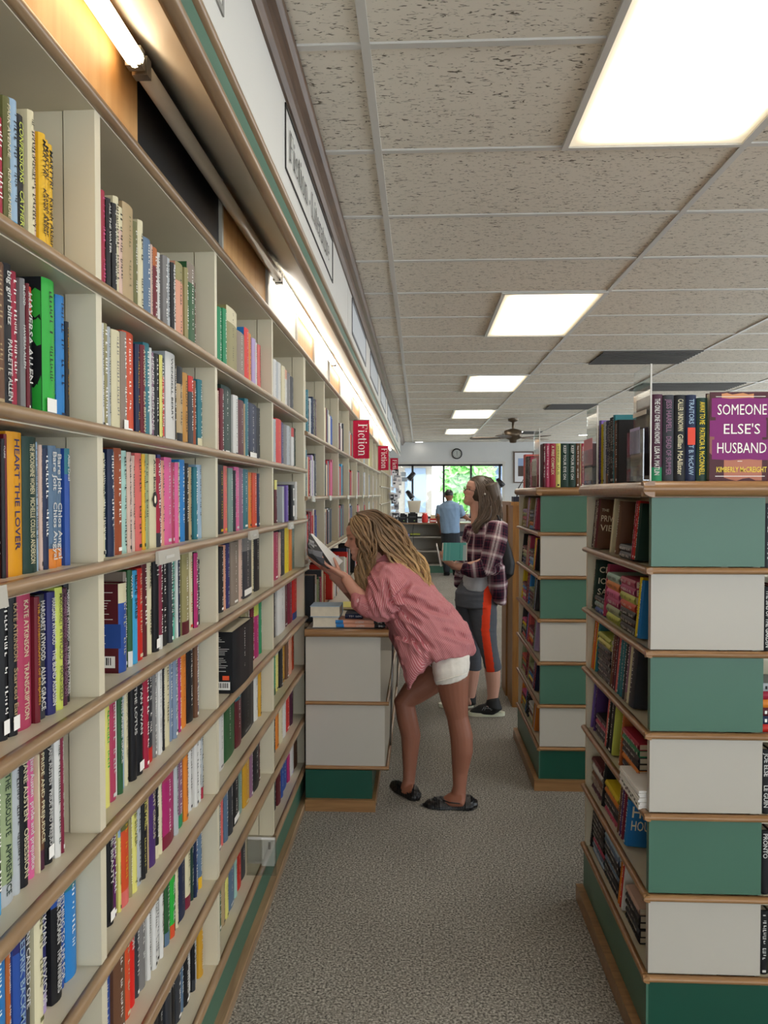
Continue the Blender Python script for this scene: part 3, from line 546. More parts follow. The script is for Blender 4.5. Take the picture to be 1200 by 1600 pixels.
# shelf tables: photo x of each spine's right edge, colour, height in cm, then options
#  t=colour,TEXT   c=colour (lettering colour)   f=foot colour  k=crown colour  o=cm forward  s=sticker  S=side colour  X=special cover
ROWS = {
(1,1,-30): "-14 grey 20|-2 navy 19|12 crimson 17|22 olive 21 t=cream,PARK_AVENUE/RENEE_AHDIEH|34 light-blue 21.6 f=sky-blue|47 black 20.5 t=lime,CONFESSIONS/CATHERINE S=black|56 cream 22|63 pale-pink 20|73 yellow 20 t=black,MARTYR!/Kaveh_Akbar|82 yellow 20 t=black,MARTYR!/Kaveh_Akbar|92 yellow 20 t=black,MARTYR!/Kaveh_Akbar",
(1,2,-30): "-12 taupe 20|10 brown 21 c=tan|24 black 21.5 t=white,big_girl_blitz/PAULETTE_ALLEN|35 crimson 21|42 grey 20.5 t=white,BLOOD/HAVERSA_ALLEN|46 dark-red 20|60 black 20 k=red t=white,HAVERSA_ALLEN|80 green 22 c=black X=splash o=1.5 S=black s|92 green 22 c=black S=black|105 blue 21 c=navy|110 black 17 c=gold",
(1,3,-30): "-12 orange-red 21|5 orange-red 21|10 black 20 t=white,CLAIRE|14 dark-red 21|38 mustard 23.5 t=indigo,HEART_THE_LOVER|60 dark-green 21 t=cream,THE_MOONSHINE_WOMEN/MICHELLE_COLLINS_ANDERSON|66 light-blue 20.5 S=black|70 pale-pink 20|80 navy 19.5|92 slate-blue 20 f=orange t=white,Bare_Jolt/Chlos_Angyal|104 slate-blue 20 f=orange t=white,Bare_Jolt/Chlos_Angyal|111 royal-blue 20 k=teal t=white,Alibi_Deal",
(1,4,-30): "-12 plum 21|8 plum 21 f=orange|20 black 21 s|33 black 22 t=tan,KATE_ATKINSON/Started_Early s|56 rose 21.5 t=cream,KATE_ATKINSON/TRANSCRIPTION|63 dark-red 20 t=gold,THE_AUTOBIOGRAPHY_OF_BENJAMIN|77 charcoal 20 t=white,MARGARET_ATWOOD/ALIAS_GRACE|89 indigo 20 t=white,MARGARET_ATWOOD/THE_BLIND_ASSASSIN|100 lime 20.5 t=olive,MARGARET_ATWOOD/HAG-SEED|110 plum 20 t=mauve,MARGARET_ATWOOD/THE_HEART_GOES_LAST|117 black 20.5 t=white,MARGARET_ATWOOD/STONE_MATTRESS",
(1,5,-30): "-10 charcoal 20|5 black 20 f=sky-blue|28 sage 20.5 t=dark-green,THE_ABSOLUTE/APPRENTICE f=pale-grey|38 pale-grey 20 c=black|52 black 20.5 t=cream,JANE_AUSTEN/OBSESSION|64 pink 20 t=white,Jane_Austen/pride_and_prejudice|66 cream 19|76 brown 20 f=plum t=cream,PRIDE_AND_PREJUDICE|87 black 20 t=white,JANE_AUSTEN/PRIDE_AND_PREJUDICE s|95 white 20|99 wine 20",
(1,6,-30): "-10 blue 21|18 blue 20.5|24 copper 20|44 royal-blue 20 k=indigo t=light-blue,FREDRIK_BACKMAN|56 charcoal 20.5 t=white,A_MAN_CALLED_OVE|69 cream 20 c=olive|83 indigo 20 f=lilac t=white,BACKMAN/ANXIOUS|99 black 20.5 k=royal-blue t=white,FREDRIK_BACKMAN/THE_WINNERS|109 royal-blue 20 t=white,SOMETHING_TO_LIVE_FOR|126 blue 20 k=teal",
(1,7,-10): "20 navy 20|45 red 20|70 cream 21|95 teal 20|120 black 20",
(1,8,-10): "30 black 20|60 maroon 20|90 grey 20|120 olive 20",
(2,1,155): "163 crimson 21|171 crimson 21 c=pink|177 black 20 t=white,ALL_THE_WATER|183 black 20 c=white|190 cream 21.8|198 pale-pink 21 k=cream|214 tan 23 c=olive|220 olive 21|227 cream 22|238 slate-blue 19 f=light-blue|242 pale-pink 19|251 dark-red 19 k=copper|256 white 19|262 grey 19|269 pale-grey 19.5|273 black 19|279 white 19.5|290 peach 21 k=khaki f=magenta|294 khaki 21|306 forest-green 23 k=taupe|311 maroon 20",
(2,2,158): "163 white 20|172 khaki 20.5|177 pale-grey 20.5|190 cream 20 c=grey|199 taupe 20.5 s|216 orange-red 21.6|221 navy 20 t=gold,A_WOMAN/ELLA_BERMAN|227.5 dark-red 20 t=cream,A_WOMAN_OF/ELLA_BERMAN|237 teal 21|240 white 20.5|247 mauve 20 t=white,HENDE_BERGMANS|252 black 20|256 lemon 20 S=black|262 hot-red 20 k=black|276.5 white 22 t=black,WENDELL_BERRY S=pale-grey|280 black 20|289 tan 20 f=black k=black|297.5 ochre 19|305 charcoal 19 k=red|310 rust 18.5|318.5 teal 19 f=cream",
(2,3,158): "164.5 cream 20|170 grey-green 20|179 navy 21|183 pale-grey 20.5 s|195 rust 22.6|202 mint 21|207 pale-pink 21|210 slate-blue 20.5|215 pale-pink 20.5|224 coral 21|228 yellow 21|235 sage 21|245 cream 21.2 t=black,Ann_Beattie X=inkblot|252 crimson 20.5 f=charcoal|256 indigo 21.6|261 peach 20|272 pink 20.8 c=white|276.5 rose 20 c=white|281 pink 20 c=white|286 cream 20|294 blue 21|300 black 20|304.5 tan 19.5|309 teal 19.5|317 light-blue 20",
(2,4,187): "199 royal-blue 17.8 k=cream c=cream S=maroon X=backred|203 taupe 20|209 forest-green 20 t=white,WATER f=white|218 sky-blue 20 t=black,BLUE_SKIES|228 red 20 c=cream|236 maroon 21.2|241.5 cream 21 t=black,NOVEL/WINTER|249 black 21 t=white,I_I_I s|254 wine 21 f=white|266 black 21.5|271 charcoal 21|279 turquoise 21 t=black,CURSED_BUNNY|281 white 21|286 navy 20 c=white|297 khaki 21 f=maroon|305 cream 22 c=red S=khaki|310.6 magenta 20 S=black|320 charcoal 18",
(2,5,163): "173 lemon 20 c=green|184 rose 21 c=white|186 white 20|192.5 forest-green 20 t=white,MISS_ANNIE_GRACE|199.5 light-blue 20.5 t=white,TOWN|203 cream 20 c=black|206.5 cream 20 c=black|215 black 20.5 t=white,THE_LOTUS|224 black 20 t=white,TAN_TWAN s|226 charcoal 20 s|233 crimson 20.5|243 charcoal 21 f=red|248 grey 20.5|251 white 20|254 white 20|258 black 20 t=white,ALL s|268 cream 20|273 grey-blue 20.5|278 grey-blue 20.5|283 pale-grey 20|287 magenta 19.5|297 orange 20 c=copper|306 black 20.5|310 brown 20|314 royal-blue 20",
(2,6,162): "171 black 20 t=gold,CHAIN_GANG s|180 black 20 t=white,THE_BEAUTY s|187.5 deep-purple 20|191 lemon 19.5 k=light-blue|204 orange-red 20 k=olive c=yellow f=coral|208 khaki 20|215.5 lemon 20.5 t=olive,THE_SILVER/Y|224 pale-grey 20.5|229 black 20.5 t=lemon,DEVIL_IN|235 black 20.5 t=lemon,DARK_WIRE|237 tan 20|246.5 purple 20 t=cream,NIGHT_CIRCUS|252 black 19.5 f=cream|256 cream 20|273 magenta 20.5 f=wine k=rose|279 pale-grey 20 c=black|289 mauve 20.5 f=emerald|295 orange 21 c=brown|300 white 20 c=grey|305 white 20 c=black|310 white 20 c=black|314 white 20 c=black|318 pale-grey 20 f=crimson",
(2,7,164): "179 royal-blue 20 c=white|197 brown 20.5|207 orange-red 20 c=cream|217 hot-red 20 t=white,DEMON|223 charcoal 20|233 grey 21|237 white 20.5|242 white 20.5|247 white 20.5|252 white 20.5|256 white 20.5|262 pale-pink 20|269 forest-green 20 c=white f=slate-blue|275.6 green 20 f=orange-red|278 black 20|282 cream 20|294 navy 20 c=grey|302 cream 20 f=wine|305 dark-green 20|307.5 navy 20 c=white|312 royal-blue 20|317 slate-blue 20 f=yellow",
(2,8,165): "185 teal 20|210 navy 20|230 red 20|252 black 20|262 black 20.5 t=white,CHAN|271 charcoal 20.5 t=white,CHANG|279 black 20 t=white,THE_YAX|287 charcoal 20|291 slate-blue 20|298 black 20.5|302 white 20|306 black 20 f=charcoal s|311.5 pale-grey 20|318 gold 20 c=white",
(3,1,343): "349 emerald 19|355 emerald 20|371 khaki 22 c=black k=cream|383 taupe 17|390 hot-red 20.5 c=white S=blue|395 orange 20|400.5 lilac 19 c=yellow|405 white 19|409.5 coral 19",
(3,2,343): "346 pale-pink 19|351 dark-red 20 s|366 dark-green 21.5|373.5 white 20 c=black|382 maroon 19.5 c=white|384.5 tan 19|390 teal 21 c=white|403.5 navy 20.5 f=black s|409 black 20 c=white",
(3,3,343.5): "352.5 black 21 c=yellow|360 coral 21 c=yellow|367 grey-green 20.5|369 charcoal 20|376.5 pink 21 c=white|382.5 mauve 21|392 teal 21|397 orange 20|403.5 orange-red 20|407 navy 20",
(3,4,344): "351 black 20|355 peach 20|361.5 indigo 20.5 c=white|373.5 taupe 20.5|379.5 pale-pink 21|394.5 charcoal 22 k=grey s|400 cream 21|407.5 black 20 c=white s",
(3,5,344): "378 black 18.5 X=backblk o=4|390 khaki 21 s|394 white 20|398 dark-red 20|405 magenta 20 k=lime c=white|410 emerald 21",
(3,6,343.5): "352.5 white 20 c=grey|370.5 forest-green 20.5 c=white|379.5 maroon 20 k=teal|400.5 black 21 c=grey|406.5 white 20.5 c=black|409 gold 20",
(3,7,343.5): "349.5 grey 20|352.5 coral 20|358.5 slate-blue 20|365 charcoal 20 c=white|375 black 20.5 s|382.5 grey-green 20 c=white|391.5 gold 20 c=cream|396 mauve 20|405 black 20 k=sky-blue s|409 maroon 19.5",
(3,8,343.5): "348 forest-green 20 s|353 tan 20|358 lemon 20 c=olive|368 slate-blue 20 c=white|372.5 mint 20|380 red 20 c=cream|388 charcoal 20",
(4,1,429): "433 white 19 c=grey|437 pale-grey 19 c=white|442 white 19.5 c=grey|447 cream 19.5 c=grey|452 white 19.5 k=peach|456.5 grey 19 f=white|461 charcoal 18.5 f=white",
(4,2,429): "432.5 pale-grey 19|441 hot-red 20 c=yellow|446 indigo 19.5 c=white|451 grey 19 c=white|456 pale-grey 19.5|460 white 19 k=red|464 dark-green 19.5",
(4,3,429): "431 sage 18|434.5 maroon 18 k=lemon",
(4,4,429): "436 rose 20|439 pale-pink 19.5|447.5 charcoal 20.5 c=white|454.5 bright-yellow 20.5|458.5 orange 20|463 grey-green 20.5",
(4,5,429): "434 black 20|446 white 21|452 maroon 20 c=white|458 wine 20.5|464.5 hot-red 21 f=royal-blue",
(4,6,429): "433.5 emerald 20 f=forest-green|438.5 lemon 20 k=white|443 black 20 c=white|448 gold 20|452 brown 20|457 peach 19.5|462 orange-red 20",
(4,7,429): "433 black 20|438 orange 20|443 cream 20|448 white 20|454 red 20|458.5 plum 20",
(4,8,429): "434 black 20 s|439 maroon 20|443 royal-blue 20|450.5 royal-blue 20.5 s|454 magenta 20|460 white 20 c=lilac|466.5 brown 20.5",
}
SP = {'splash': splash(PL['green'], 4), 'backred': back_cover(None, PL['royal-blue'], 2), 'backblk': back_cover(None, None, 3, True, lin('#e2562e'))}
def inkblot(c, w, h, d):
    n = 14; c.add([(.0008, w/2+w*.36*cos(2*pi*k/n)*(1+.2*sin(3*k)), h*.52+.018*sin(2*pi*k/n)) for k in range(n)], [tuple(range(n))], INK)
    c.add([(.001, w/2+w*.16*cos(2*pi*k/n), h*.52+.009*sin(2*pi*k/n)) for k in range(n)], [tuple(range(n))], CREAM)
SP['inkblot'] = inkblot
BAYN = {1: 'leftmost bay', 2: 'second bay', 3: 'third bay', 4: 'fourth bay'}
SHN = {1: 'top shelf', 2: 'second shelf down', 3: 'third shelf down', 4: 'fourth shelf down', 5: 'fifth shelf down', 6: 'sixth shelf down', 7: 'seventh shelf down', 8: 'lowest shelf'}
def human(c): return c.replace('-', ' ')
def parse(r):
    out = []
    for it in r.split('|'):
        f = it.split(); e = dict(x=float(f[0]), col=f[1], h=float(f[2])/100); 
        for q in f[3:]:
            if q == 's': e['sticker'] = True
            else:
                a, v = q.split('=', 1)
                if a == 't': cc, tx = v.split(',', 1); e['tcol'] = cc; e['text'] = tx
                elif a == 'c': e['tcol'] = v
                elif a == 'f': e['foot'] = v
                elif a == 'k': e['crown'] = v
                elif a == 'o': e['o'] = float(v)/100
                elif a == 'S': e['side'] = v
                elif a == 'X': e['X'] = v
        out.append(e)
    return out
XS = -.600
for (bay, sh, x0), r in ROWS.items():
    es = parse(r); z = SZ[sh]; n = len(es); y = y_on(x0, XS, z)
    lim = {1: 1.335, 2: 2.125, 3: 2.955, 4: 3.785}[bay]; base = {1: .555, 2: 1.365, 3: 2.155, 4: 2.985}[bay]
    y = max(y, base)
    for i, e in enumerate(es):
        y2 = y_on(e['x'], XS, z); y2 = min(y2, lim)
        if y2-y < .004: y2 = y+.005
        if y2 > lim: break
        w = y2-y-.0006; hmax = SZ[sh-1]-.026-z-.004; h = min(e['h']+random.uniform(-.002, .002), hmax)
        xo = XS+e.get('o', 0)+random.uniform(-.006, .004); d = min(.15, h*.68); rn = random.Random(int(bay*1000+sh*100+i))
        k = {q: e[q] for q in ('tcol', 'text', 'foot', 'crown', 'sticker', 'side') if q in e}
        if 'X' in e: k['cover'] = SP[e['X']]
        pos = (ORD[n-i]+' from the right' if bay == 1 else ORD[i+1]+' from the left')
        bits = []
        if e.get('foot'): bits.append('with %s foot' % human(e['foot']))
        elif e.get('tcol'): bits.append('with %s lettering' % human(e['tcol']))
        elif e.get('crown'): bits.append('with %s top' % human(e['crown']))
        lab = '%s book %s, %s, %s, %s' % (human(e['col']), bits[0] if bits else 'spine', pos, SHN[sh], BAYN[bay])
        a = pix((xo, y, z+h/2)); b_ = pix((xo, y2, z+h/2)); inb = min(1210, max(b_[0], -5))-min(1210, max(a[0], -5))
        ztop = pix((xo, y, z+h))[1]; zb = pix((xo, y, z))[1]
        area = inb*max(0, min(zb, 1600)-max(ztop, 0)); area = area if area > 0 else 0
        add_book(Matrix.Translation((xo, y, z)), lab, w, h, d, e['col'], 'books on the %s of the %s' % (SHN[sh], BAYN[bay]), area, 'X' in e, **k)
        y = y2
    if bay == 1: # hidden left part of the nearest bay, outside the frame
        y = base
        while y < y_on(x0, XS, z)-.03:
            w = random.uniform(.012, .03); add_book(Matrix.Translation((XS, y, z)), None, w-.0006, random.uniform(.19, .21), .14, random.choice(list(PL)), '', 0); y += w
# four books stacked face-forward on the fourth bay's label shelf
zz = SZ[3]; 
for (yy, cc, w, h, lab, cv) in ((3.28, 'pale-grey', .03, .155, 'pale grey book standing face out beside the purple one, third shelf down of fourth bay', None), (3.375, 'violet', .045, .16, 'purple book standing out from the shelf, third shelf down of fourth bay', None), (3.51, 'black', .075, .165, 'black book turned back cover out with white label, third shelf down of fourth bay', 1), (3.63, 'white', .03, .18, 'white book at the right end, third shelf down of fourth bay', None)):
    M = Matrix.Translation((-.578, yy, zz)); k = {}
    if cv: k = dict(cover=None, text=None, tcol='black')
    add_book(M, lab, w, h, .115, cc, 'books on the third shelf down of the fourth bay', 900, True, **k)
    if cv:
        def lbl(c, w, h, d):
            for z0, z1 in ((.12, .42), (.56, .9)): c.add([(.0009, w*.2, h*z0), (.0009, w*.8, h*z0), (.0009, w*.8, h*z1), (.0009, w*.2, h*z1)], [(0, 1, 2, 3)], WHT)
            for j in range(7): c.add([(.0013, w*.3, h*(.62+j*.035)), (.0013, w*.7, h*(.62+j*.035)), (.0013, w*.7, h*(.64+j*.035)), (.0013, w*.3, h*(.64+j*.035))], [(0, 1, 2, 3)], INK)
        BOOKS[-1]['k']['cover'] = lbl
# ---- middle and far sections
def run(y0, y1, z, cols, hs=(.19, .215), ws=(.014, .03), X=XS, zt=9, seed=0, keep=False, labf=None, flip=False, dep=.14, group=''):
    rn = random.Random(seed); y = y0; i = 0
    while True:
        w = rn.uniform(*ws)
        if y+w > y1 or i >= len(cols): break
        h = min(rn.uniform(*hs), zt-z); a = pix((X, y, z+h/2)); b_ = pix((X, y+w, z+h/2))
        add_book(Matrix.Translation((X+rn.uniform(-.008, .004), y, z)), labf(i, cols[i]) if labf else None, w-.0006, h, dep, cols[i], group, abs(b_[0]-a[0])*h*F/a[2] if labf else 1); y += w; i += 1
for k, (za, zb, zc, zd) in enumerate((
    ('white slate-blue navy dark-green black lemon charcoal maroon', 'orange white lilac white cream pale-grey charcoal navy', 'crimson rose red pale-pink white indigo royal-blue indigo', 'black white pale-pink sage forest-green maroon rose charcoal cream tan rust green'),
    ('white royal-blue royal-blue blue', 'orange-red red crimson pink pink rose', 'dark-green black copper peach navy', 'red cream maroon pink white black rose crimson tan white lilac'),
    ('white pale-pink black charcoal', 'sky-blue light-blue black navy', 'black navy black maroon charcoal', 'white cream black red olive navy tan grey'),
    ('orange red white lilac navy', 'white tan', 'charcoal', 'black red cream white'), ('navy red white', 'grey', 'white', 'red tan white'), ('white pale-grey', 'white grey', 'black', 'white navy'),
    ('white lemon', 'grey', 'navy', 'red'), ('white', 'white', 'red', 'white'), ('cream', 'white', 'tan', 'black'))):
    y = 3.84+W2*k
    for z, s_, zt in ((1.81, za, 2.16), (1.487, zb, 1.78), (1.172, zc, 1.46), (.862, zd, 1.148)):
        big = z == 1.172 and k == 0
        cs = s_.split(); rq = random.Random(k*31+int(z*100)); nn_ = int((W2-.07)/.0335); cs = ([rq.choice(('white', 'grey', 'navy', 'black', 'cream', 'maroon', 'pale-grey', 'teal', 'red')) for _ in range(nn_-len(cs))]+cs) if z > 1 else cs
        run(y, y+W2-(.04 if z > 1 else .005), z, cs, (.2, .25) if z > 1 else (.18, .24), (.033, .034) if z > 1 else (.02, .05), zt=zt-.01, X=XS if z > 1 else -.52, seed=int(k*10+z*7), labf=(lambda i, c, z=z, k=k: '%s book, %s from the left, %s of middle section, %s bay' % (human(c), ORD[i+1], {1.81: 'top shelf', 1.487: 'second shelf', 1.172: 'third shelf', .862: 'counter row'}[z], ORD[k+1])) if k < 3 else None, group='books on the middle section of the wall bookcase')
for k in range(5):
    for z in (1.85, 1.617, 1.357, 1.1, .86, .6): run(11.16+.8*k, 11.8+.8*k, z, [random.choice(('white', 'lemon', 'grey', 'tan', 'navy', 'pale-pink', 'red', 'black')) for _ in range(12)], (.16, .2), (.02, .06), seed=k*7+int(z*9))
# ---- display cabinets: leaning rows and flat stacks facing the aisle
def lean(x, y, z, ang): return Matrix.Translation((x, y, z)) @ Matrix.Rotation(ang, 4, 'Y') @ Matrix.Rotation(pi, 4, 'Z') @ Matrix.Translation((0, 0, 0))
def cover_art(col1, words, wcol, seed=0):
    def f(c, w, h, d):
        y = w+.0005
        for k, (tx, v, sz) in enumerate(words):
            put_text(c, tx, (-.012, y, h*v), (-1, 0, 0), (0, 0, 1), sz, d-.02, wcol, .01)
    return f
def stack(X, y0, z, cols, L, ths, Dp, lab, group, area, tl=0, seed=1, tcs=None):
    rn = random.Random(seed); zz = z
    for i, c_ in enumerate(cols):
        th = ths[i % len(ths)]; dy = rn.uniform(-.004, .004)
        # lying flat: spine towards -x, long edge along y
        M = Matrix.Translation((X+rn.uniform(-.004, .004), y0+dy+L, zz)) @ Matrix(((-1, 0, 0, 0), (0, 0, -1, 0), (0, -1, 0, 0), (0, 0, 0, 1))).to_4x4()
        M = Matrix.Translation((X+rn.uniform(-.004, .004), y0+dy+L, zz)) @ Matrix(((-1, 0, 0, 0), (0, 0, -1, 0), (0, 1, 0, 0), (0, 0, 0, 1)))
        M = Matrix.Translation((X, y0+dy, zz)) @ Matrix(((-1, 0, 0, 0), (0, 0, 1, 0), (0, 1, 0, 0), (0, 0, 0, 1)))
        k = {}
        if tcs and tcs[i]: k['tcol'] = tcs[i]
        add_book(M, lab % (human(c_), ['bottom', 'second from bottom', 'third from bottom', 'fourth from bottom', 'fifth from bottom', 'sixth from bottom', 'seventh from bottom', 'eighth from bottom', 'ninth from bottom', 'tenth from bottom'][i]) if lab else None, th-.0006, L, Dp, c_, group, area, **k); zz += th
    return zz
def cab_books(Y0, Y1, spec, name, area):
    X = .618
    for ci, (z, items) in enumerate(spec):
        y = Y1-.03; n = 0; cn = ORD[ci+1]; vi = 0; si = 0
        for it in items:
            if it[0] == 'v':     # upright, leaning back
                _, w, h, c_, *o = it; o = o[0] if o else {}; vi += 1; y -= w+.001; zt = min(h, .178)
                M = Matrix.Translation((X+.004, y+w, z+.0085)) @ Matrix.Rotation(radians(5), 4, 'Y') @ Matrix.Rotation(pi, 4, 'Z')
                lab = '%s paperback leaning back, %s upright from the far end, %s shelf of %s' % (human(c_), ORD[vi], cn, name)
                add_book(M, o.get('lab', lab) if area else None, w-.0006, zt, it[4].get('d', .1) if len(it) > 4 else .1, c_, 'upright books in the %s' % name, area*w*40 if area else 1, bool(o.get('lab')), **{q: o[q] for q in ('tcol', 'text', 'cover', 'foot', 'crown', 'side') if q in o})
            elif it[0] == 's':
                _, L, cols, th, *o = it; si += 1; ns = sum(1 for q in items if q[0] == 's'); pn = ['', 'far', 'near' if ns == 2 else 'middle', 'near'][si] if ns > 1 else 'only'; y -= L+.006
                stack(X+.008, y, z+.0008, cols, L-.01, th, .1, ('%%s paperback lying flat, %%s in the %s pile, %s shelf, %s' % (pn, cn, name)) if area else None, 'flat piles in the %s' % name, area, seed=ci*7+si, tcs=o[0] if o else None)
            elif it[0] == 'g': y -= it[1]
R_ = dict
SPEC1 = [
(1.301, [('v', .012, .17, 'black'), ('v', .018, .172, 'taupe'), ('v', .028, .175, 'maroon', R_(lab='dark brown thriller with cream title letters on its cover, top shelf of nearest cabinet', side='brown', cover=cover_art(None, [('THE', .75, .010), ('PRIVATE', .55, .022), ('VIEW', .36, .022)], CREAM))), ('g', .20), ('v', .013, .176, 'cream'), ('g', .05), ('v', .03, .17, 'brown'), ('g', .0), ('s', .155, ['charcoal', 'charcoal'], (.022,)), ('v', .018, .172, 'crimson'), ('v', .018, .172, 'red'), ('v', .02, .165, 'dark-green')]),
(1.081, [('v', .028, .175, 'dark-green', R_(lab='dark green book with cream capital letters on its cover, second shelf of nearest cabinet', cover=cover_art(None, [('CHI', .75, .022), ('ION', .52, .022), ('SAV', .3, .022)], CREAM))), ('s', .14, ['royal-blue', 'grey-green', 'charcoal'], (.02,)), ('v', .02, .175, 'rose'), ('g', .004), ('s', .17, ['lime', 'sage', 'magenta', 'pink', 'orange', 'mint'], (.0265,)), ('s', .17, ['black', 'black', 'black', 'orange-red', 'lime', 'magenta', 'rose'], (.0235,)), ('g', .01), ('v', .022, .172, 'bright-yellow'), ('v', .02, .165, 'blue')]),
(.864, [('v', .018, .175, 'orange'), ('v', .024, .176, 'orange-red', R_(tcol='white', text='JAANSEN')), ('v', .014, .176, 'yellow'), ('v', .018, .176, 'teal', R_(tcol='white')), ('g', .004), ('s', .18, ['charcoal', 'charcoal', 'charcoal', 'black', 'black', 'charcoal', 'lemon', 'lime'], (.0195,)), ('v', .026, .176, 'brown', R_(tcol='white', text='LOST_NIGHT')), ('v', .024, .176, 'maroon', R_(tcol='white')), ('v', .024, .175, 'plum', R_(tcol='white')), ('v', .014, .176, 'coral'), ('v', .03, .176, 'teal', R_(tcol='white')), ('v', .03, .176, 'teal', R_(tcol='white')), ('v', .028, .176, 'charcoal'), ('v', .026, .175, 'mauve', R_(foot='taupe')), ('v', .014, .172, 'cream'), ('v', .05, .172, 'charcoal')]),
(.647, [('v', .01, .175, 'violet'), ('g', .03), ('v', .014, .172, 'purple'), ('s', .15, ['black', 'charcoal', 'rose', 'black'], (.02,)), ('v', .014, .17, 'coral'), ('v', .028, .176, 'black', R_(tcol='white', text='DYKE/MADE_AT')), ('v', .05, .176, 'black'), ('v', .006, .176, 'lime'), ('g', .08), ('v', .016, .176, 'copper'), ('s', .18, ['maroon', 'charcoal', 'orange', 'black', 'charcoal', 'emerald', 'crimson'], (.0195,))]),
(.430, [('s', .16, ['plum', 'taupe', 'brown', 'white', 'maroon'], (.024,)), ('v', .026, .17, 'black', R_(tcol='white')), ('s', .18, ['rose', 'black', 'charcoal', 'orange', 'bright-yellow'], (.023, .02)), ('v', .02, .16, 'brown'), ('v', .024, .17, 'purple'), ('v', .02, .17, 'wine'), ('g', .01), ('v', .03, .177, 'blue', R_(lab='blue book with tall cream letters on its cover, fifth shelf of nearest cabinet', crown='forest-green', cover=cover_art(None, [('HER', .5, .035), ('HOUSE', .28, .03)], CREAM)))]),
(.213, [('v', .02, .17, 'black'), ('s', .17, ['light-blue', 'slate-blue', 'rose', 'black', 'charcoal', 'black', 'charcoal', 'black'], (.019,)), ('s', .19, ['black', 'charcoal', 'black', 'slate-blue', 'black', 'charcoal', 'slate-blue', 'light-blue'], (.019,)), ('v', .022, .172, 'orange'), ('v', .02, .172, 'red'), ('v', .012, .165, 'white'), ('g', .01), ('s', .15, ['black', 'charcoal', 'black', 'charcoal', 'pale-pink'], (.02, .022))]),
]
cab_books(2.07, 2.86, SPEC1, 'nearest cabinet', 900)
SPEC2 = []
rn = random.Random(11); mix = ['maroon', 'navy', 'black', 'crimson', 'orange', 'lilac', 'sage', 'cream', 'bright-yellow', 'blue', 'pink', 'white', 'charcoal', 'coral', 'khaki', 'light-blue', 'rose']
for z in (1.301, 1.081, .864, .647, .430, .213):
    it = []
    for k in range(2): it += [('v', .022, .17, rn.choice(mix)), ('s', .16, [rn.choice(mix) for _ in range(5)], (.022,)), ('v', .02, .172, rn.choice(mix)), ('v', .02, .172, rn.choice(mix)), ('v', .028, .165, rn.choice(mix)), ('v', .02, .17, rn.choice(mix))]
    SPEC2.append((z, it))
cab_books(3.93, 4.78, SPEC2, 'second cabinet', 140)
# front-facing shelves of the nearest cabinet, seen at the right edge
FR = [(1.301, 'v', ['charcoal', 'crimson', 'black', 'navy']), (1.081, 'v', ['black', 'dark-red', 'charcoal', 'cream']), (.864, 's', ['red', 'navy', 'maroon', 'orange', 'crimson', 'pale-grey']), (.647, 'v', ['black', 'khaki', 'olive', 'grey']), (.430, 'v', ['white', 'maroon', 'charcoal', 'black']), (.213, 'v', ['black', 'olive', 'sage', 'tan'])]
for z, t_, cols in FR:
    x = .912; zz = z+.0008
    for i, c_ in enumerate(cols*3):
        if t_ == 'v':
            w = (.026 if i else .024); 
            M = Matrix.Translation((x, 2.078+.01, zz)) @ Matrix.Rotation(-pi/2, 4, 'Z'); 
            k = dict(tcol='white', text={1.081: 'THE_SINS_OF_THE_GARDEN', .430: 'PRONTO', .647: 'JOE_ELSE/LE_GUIN'}.get(z)) if i == 0 else {}
            add_book(M, ('%s paperback at the right frame edge, beside the end panel, %s shelf of nearest cabinet' % (human(c_), {1.301: 'top', 1.081: 'second', .647: 'fourth', .430: 'fifth', .213: 'lowest'}[z])) if i == 0 else None, w-.0006, .172, .11, c_ if not (z == .43 and i == 0) else 'black', 'front shelves of the nearest cabinet', 700 if i == 0 else 1, i == 0, **k); x += w
        elif i < 6:
            M = Matrix.Translation((x, 2.088, zz)) @ Matrix(((0, 0, 1, 0), (-1, 0, 0, 0), (0, -1, 0, 0), (0, 0, 0, 1))) @ Matrix.Translation((0, -.022, 0))
            add_book(M, '%s paperback lying flat at the right frame edge, %s of its pile' % (human(c_), ['bottom', 'second', 'third', 'fourth', 'fifth', 'top'][i]), .0214, .17, .11, c_, 'flat pile at the right edge', 500, True); zz += .022
# ---- books on the cabinet tops
TZ = 1.5345
front = [(1018, 1035, 'plum', .232, 'magenta', 'THE_ONLY_ONE_WHO_KNOWS/LISA_M._MATLIN', 'emerald', 'plum and green book with white spine title, first beside the clear sign holder'), (1036, 1053, 'charcoal', .23, 'mauve', 'JESS_HARPELL/DEAD_OF_SUMMER', None, 'dark grey book with dull mauve lettering, second beside the clear sign holder'),
 (1054, 1071.5, 'black', .23, 'cream', 'CALLER_UNKNOWN/Gillian_McAllister', None, 'black book with handwritten-style white title, third in the front row on the cabinet'), (1072, 1087.5, 'navy', .23, 'light-blue', 'TRAITORS/ROBERT_B._McCAW', None, 'navy book with pale blue title and red figure, fourth in the cabinet-top front row'), (1088.5, 1105, 'dark-green', .222, 'bright-yellow', 'AWAY_TO_ME/PATRICIA_B._McCONNELL', None, 'dark green book with yellow title, beside the big purple face-out book')]
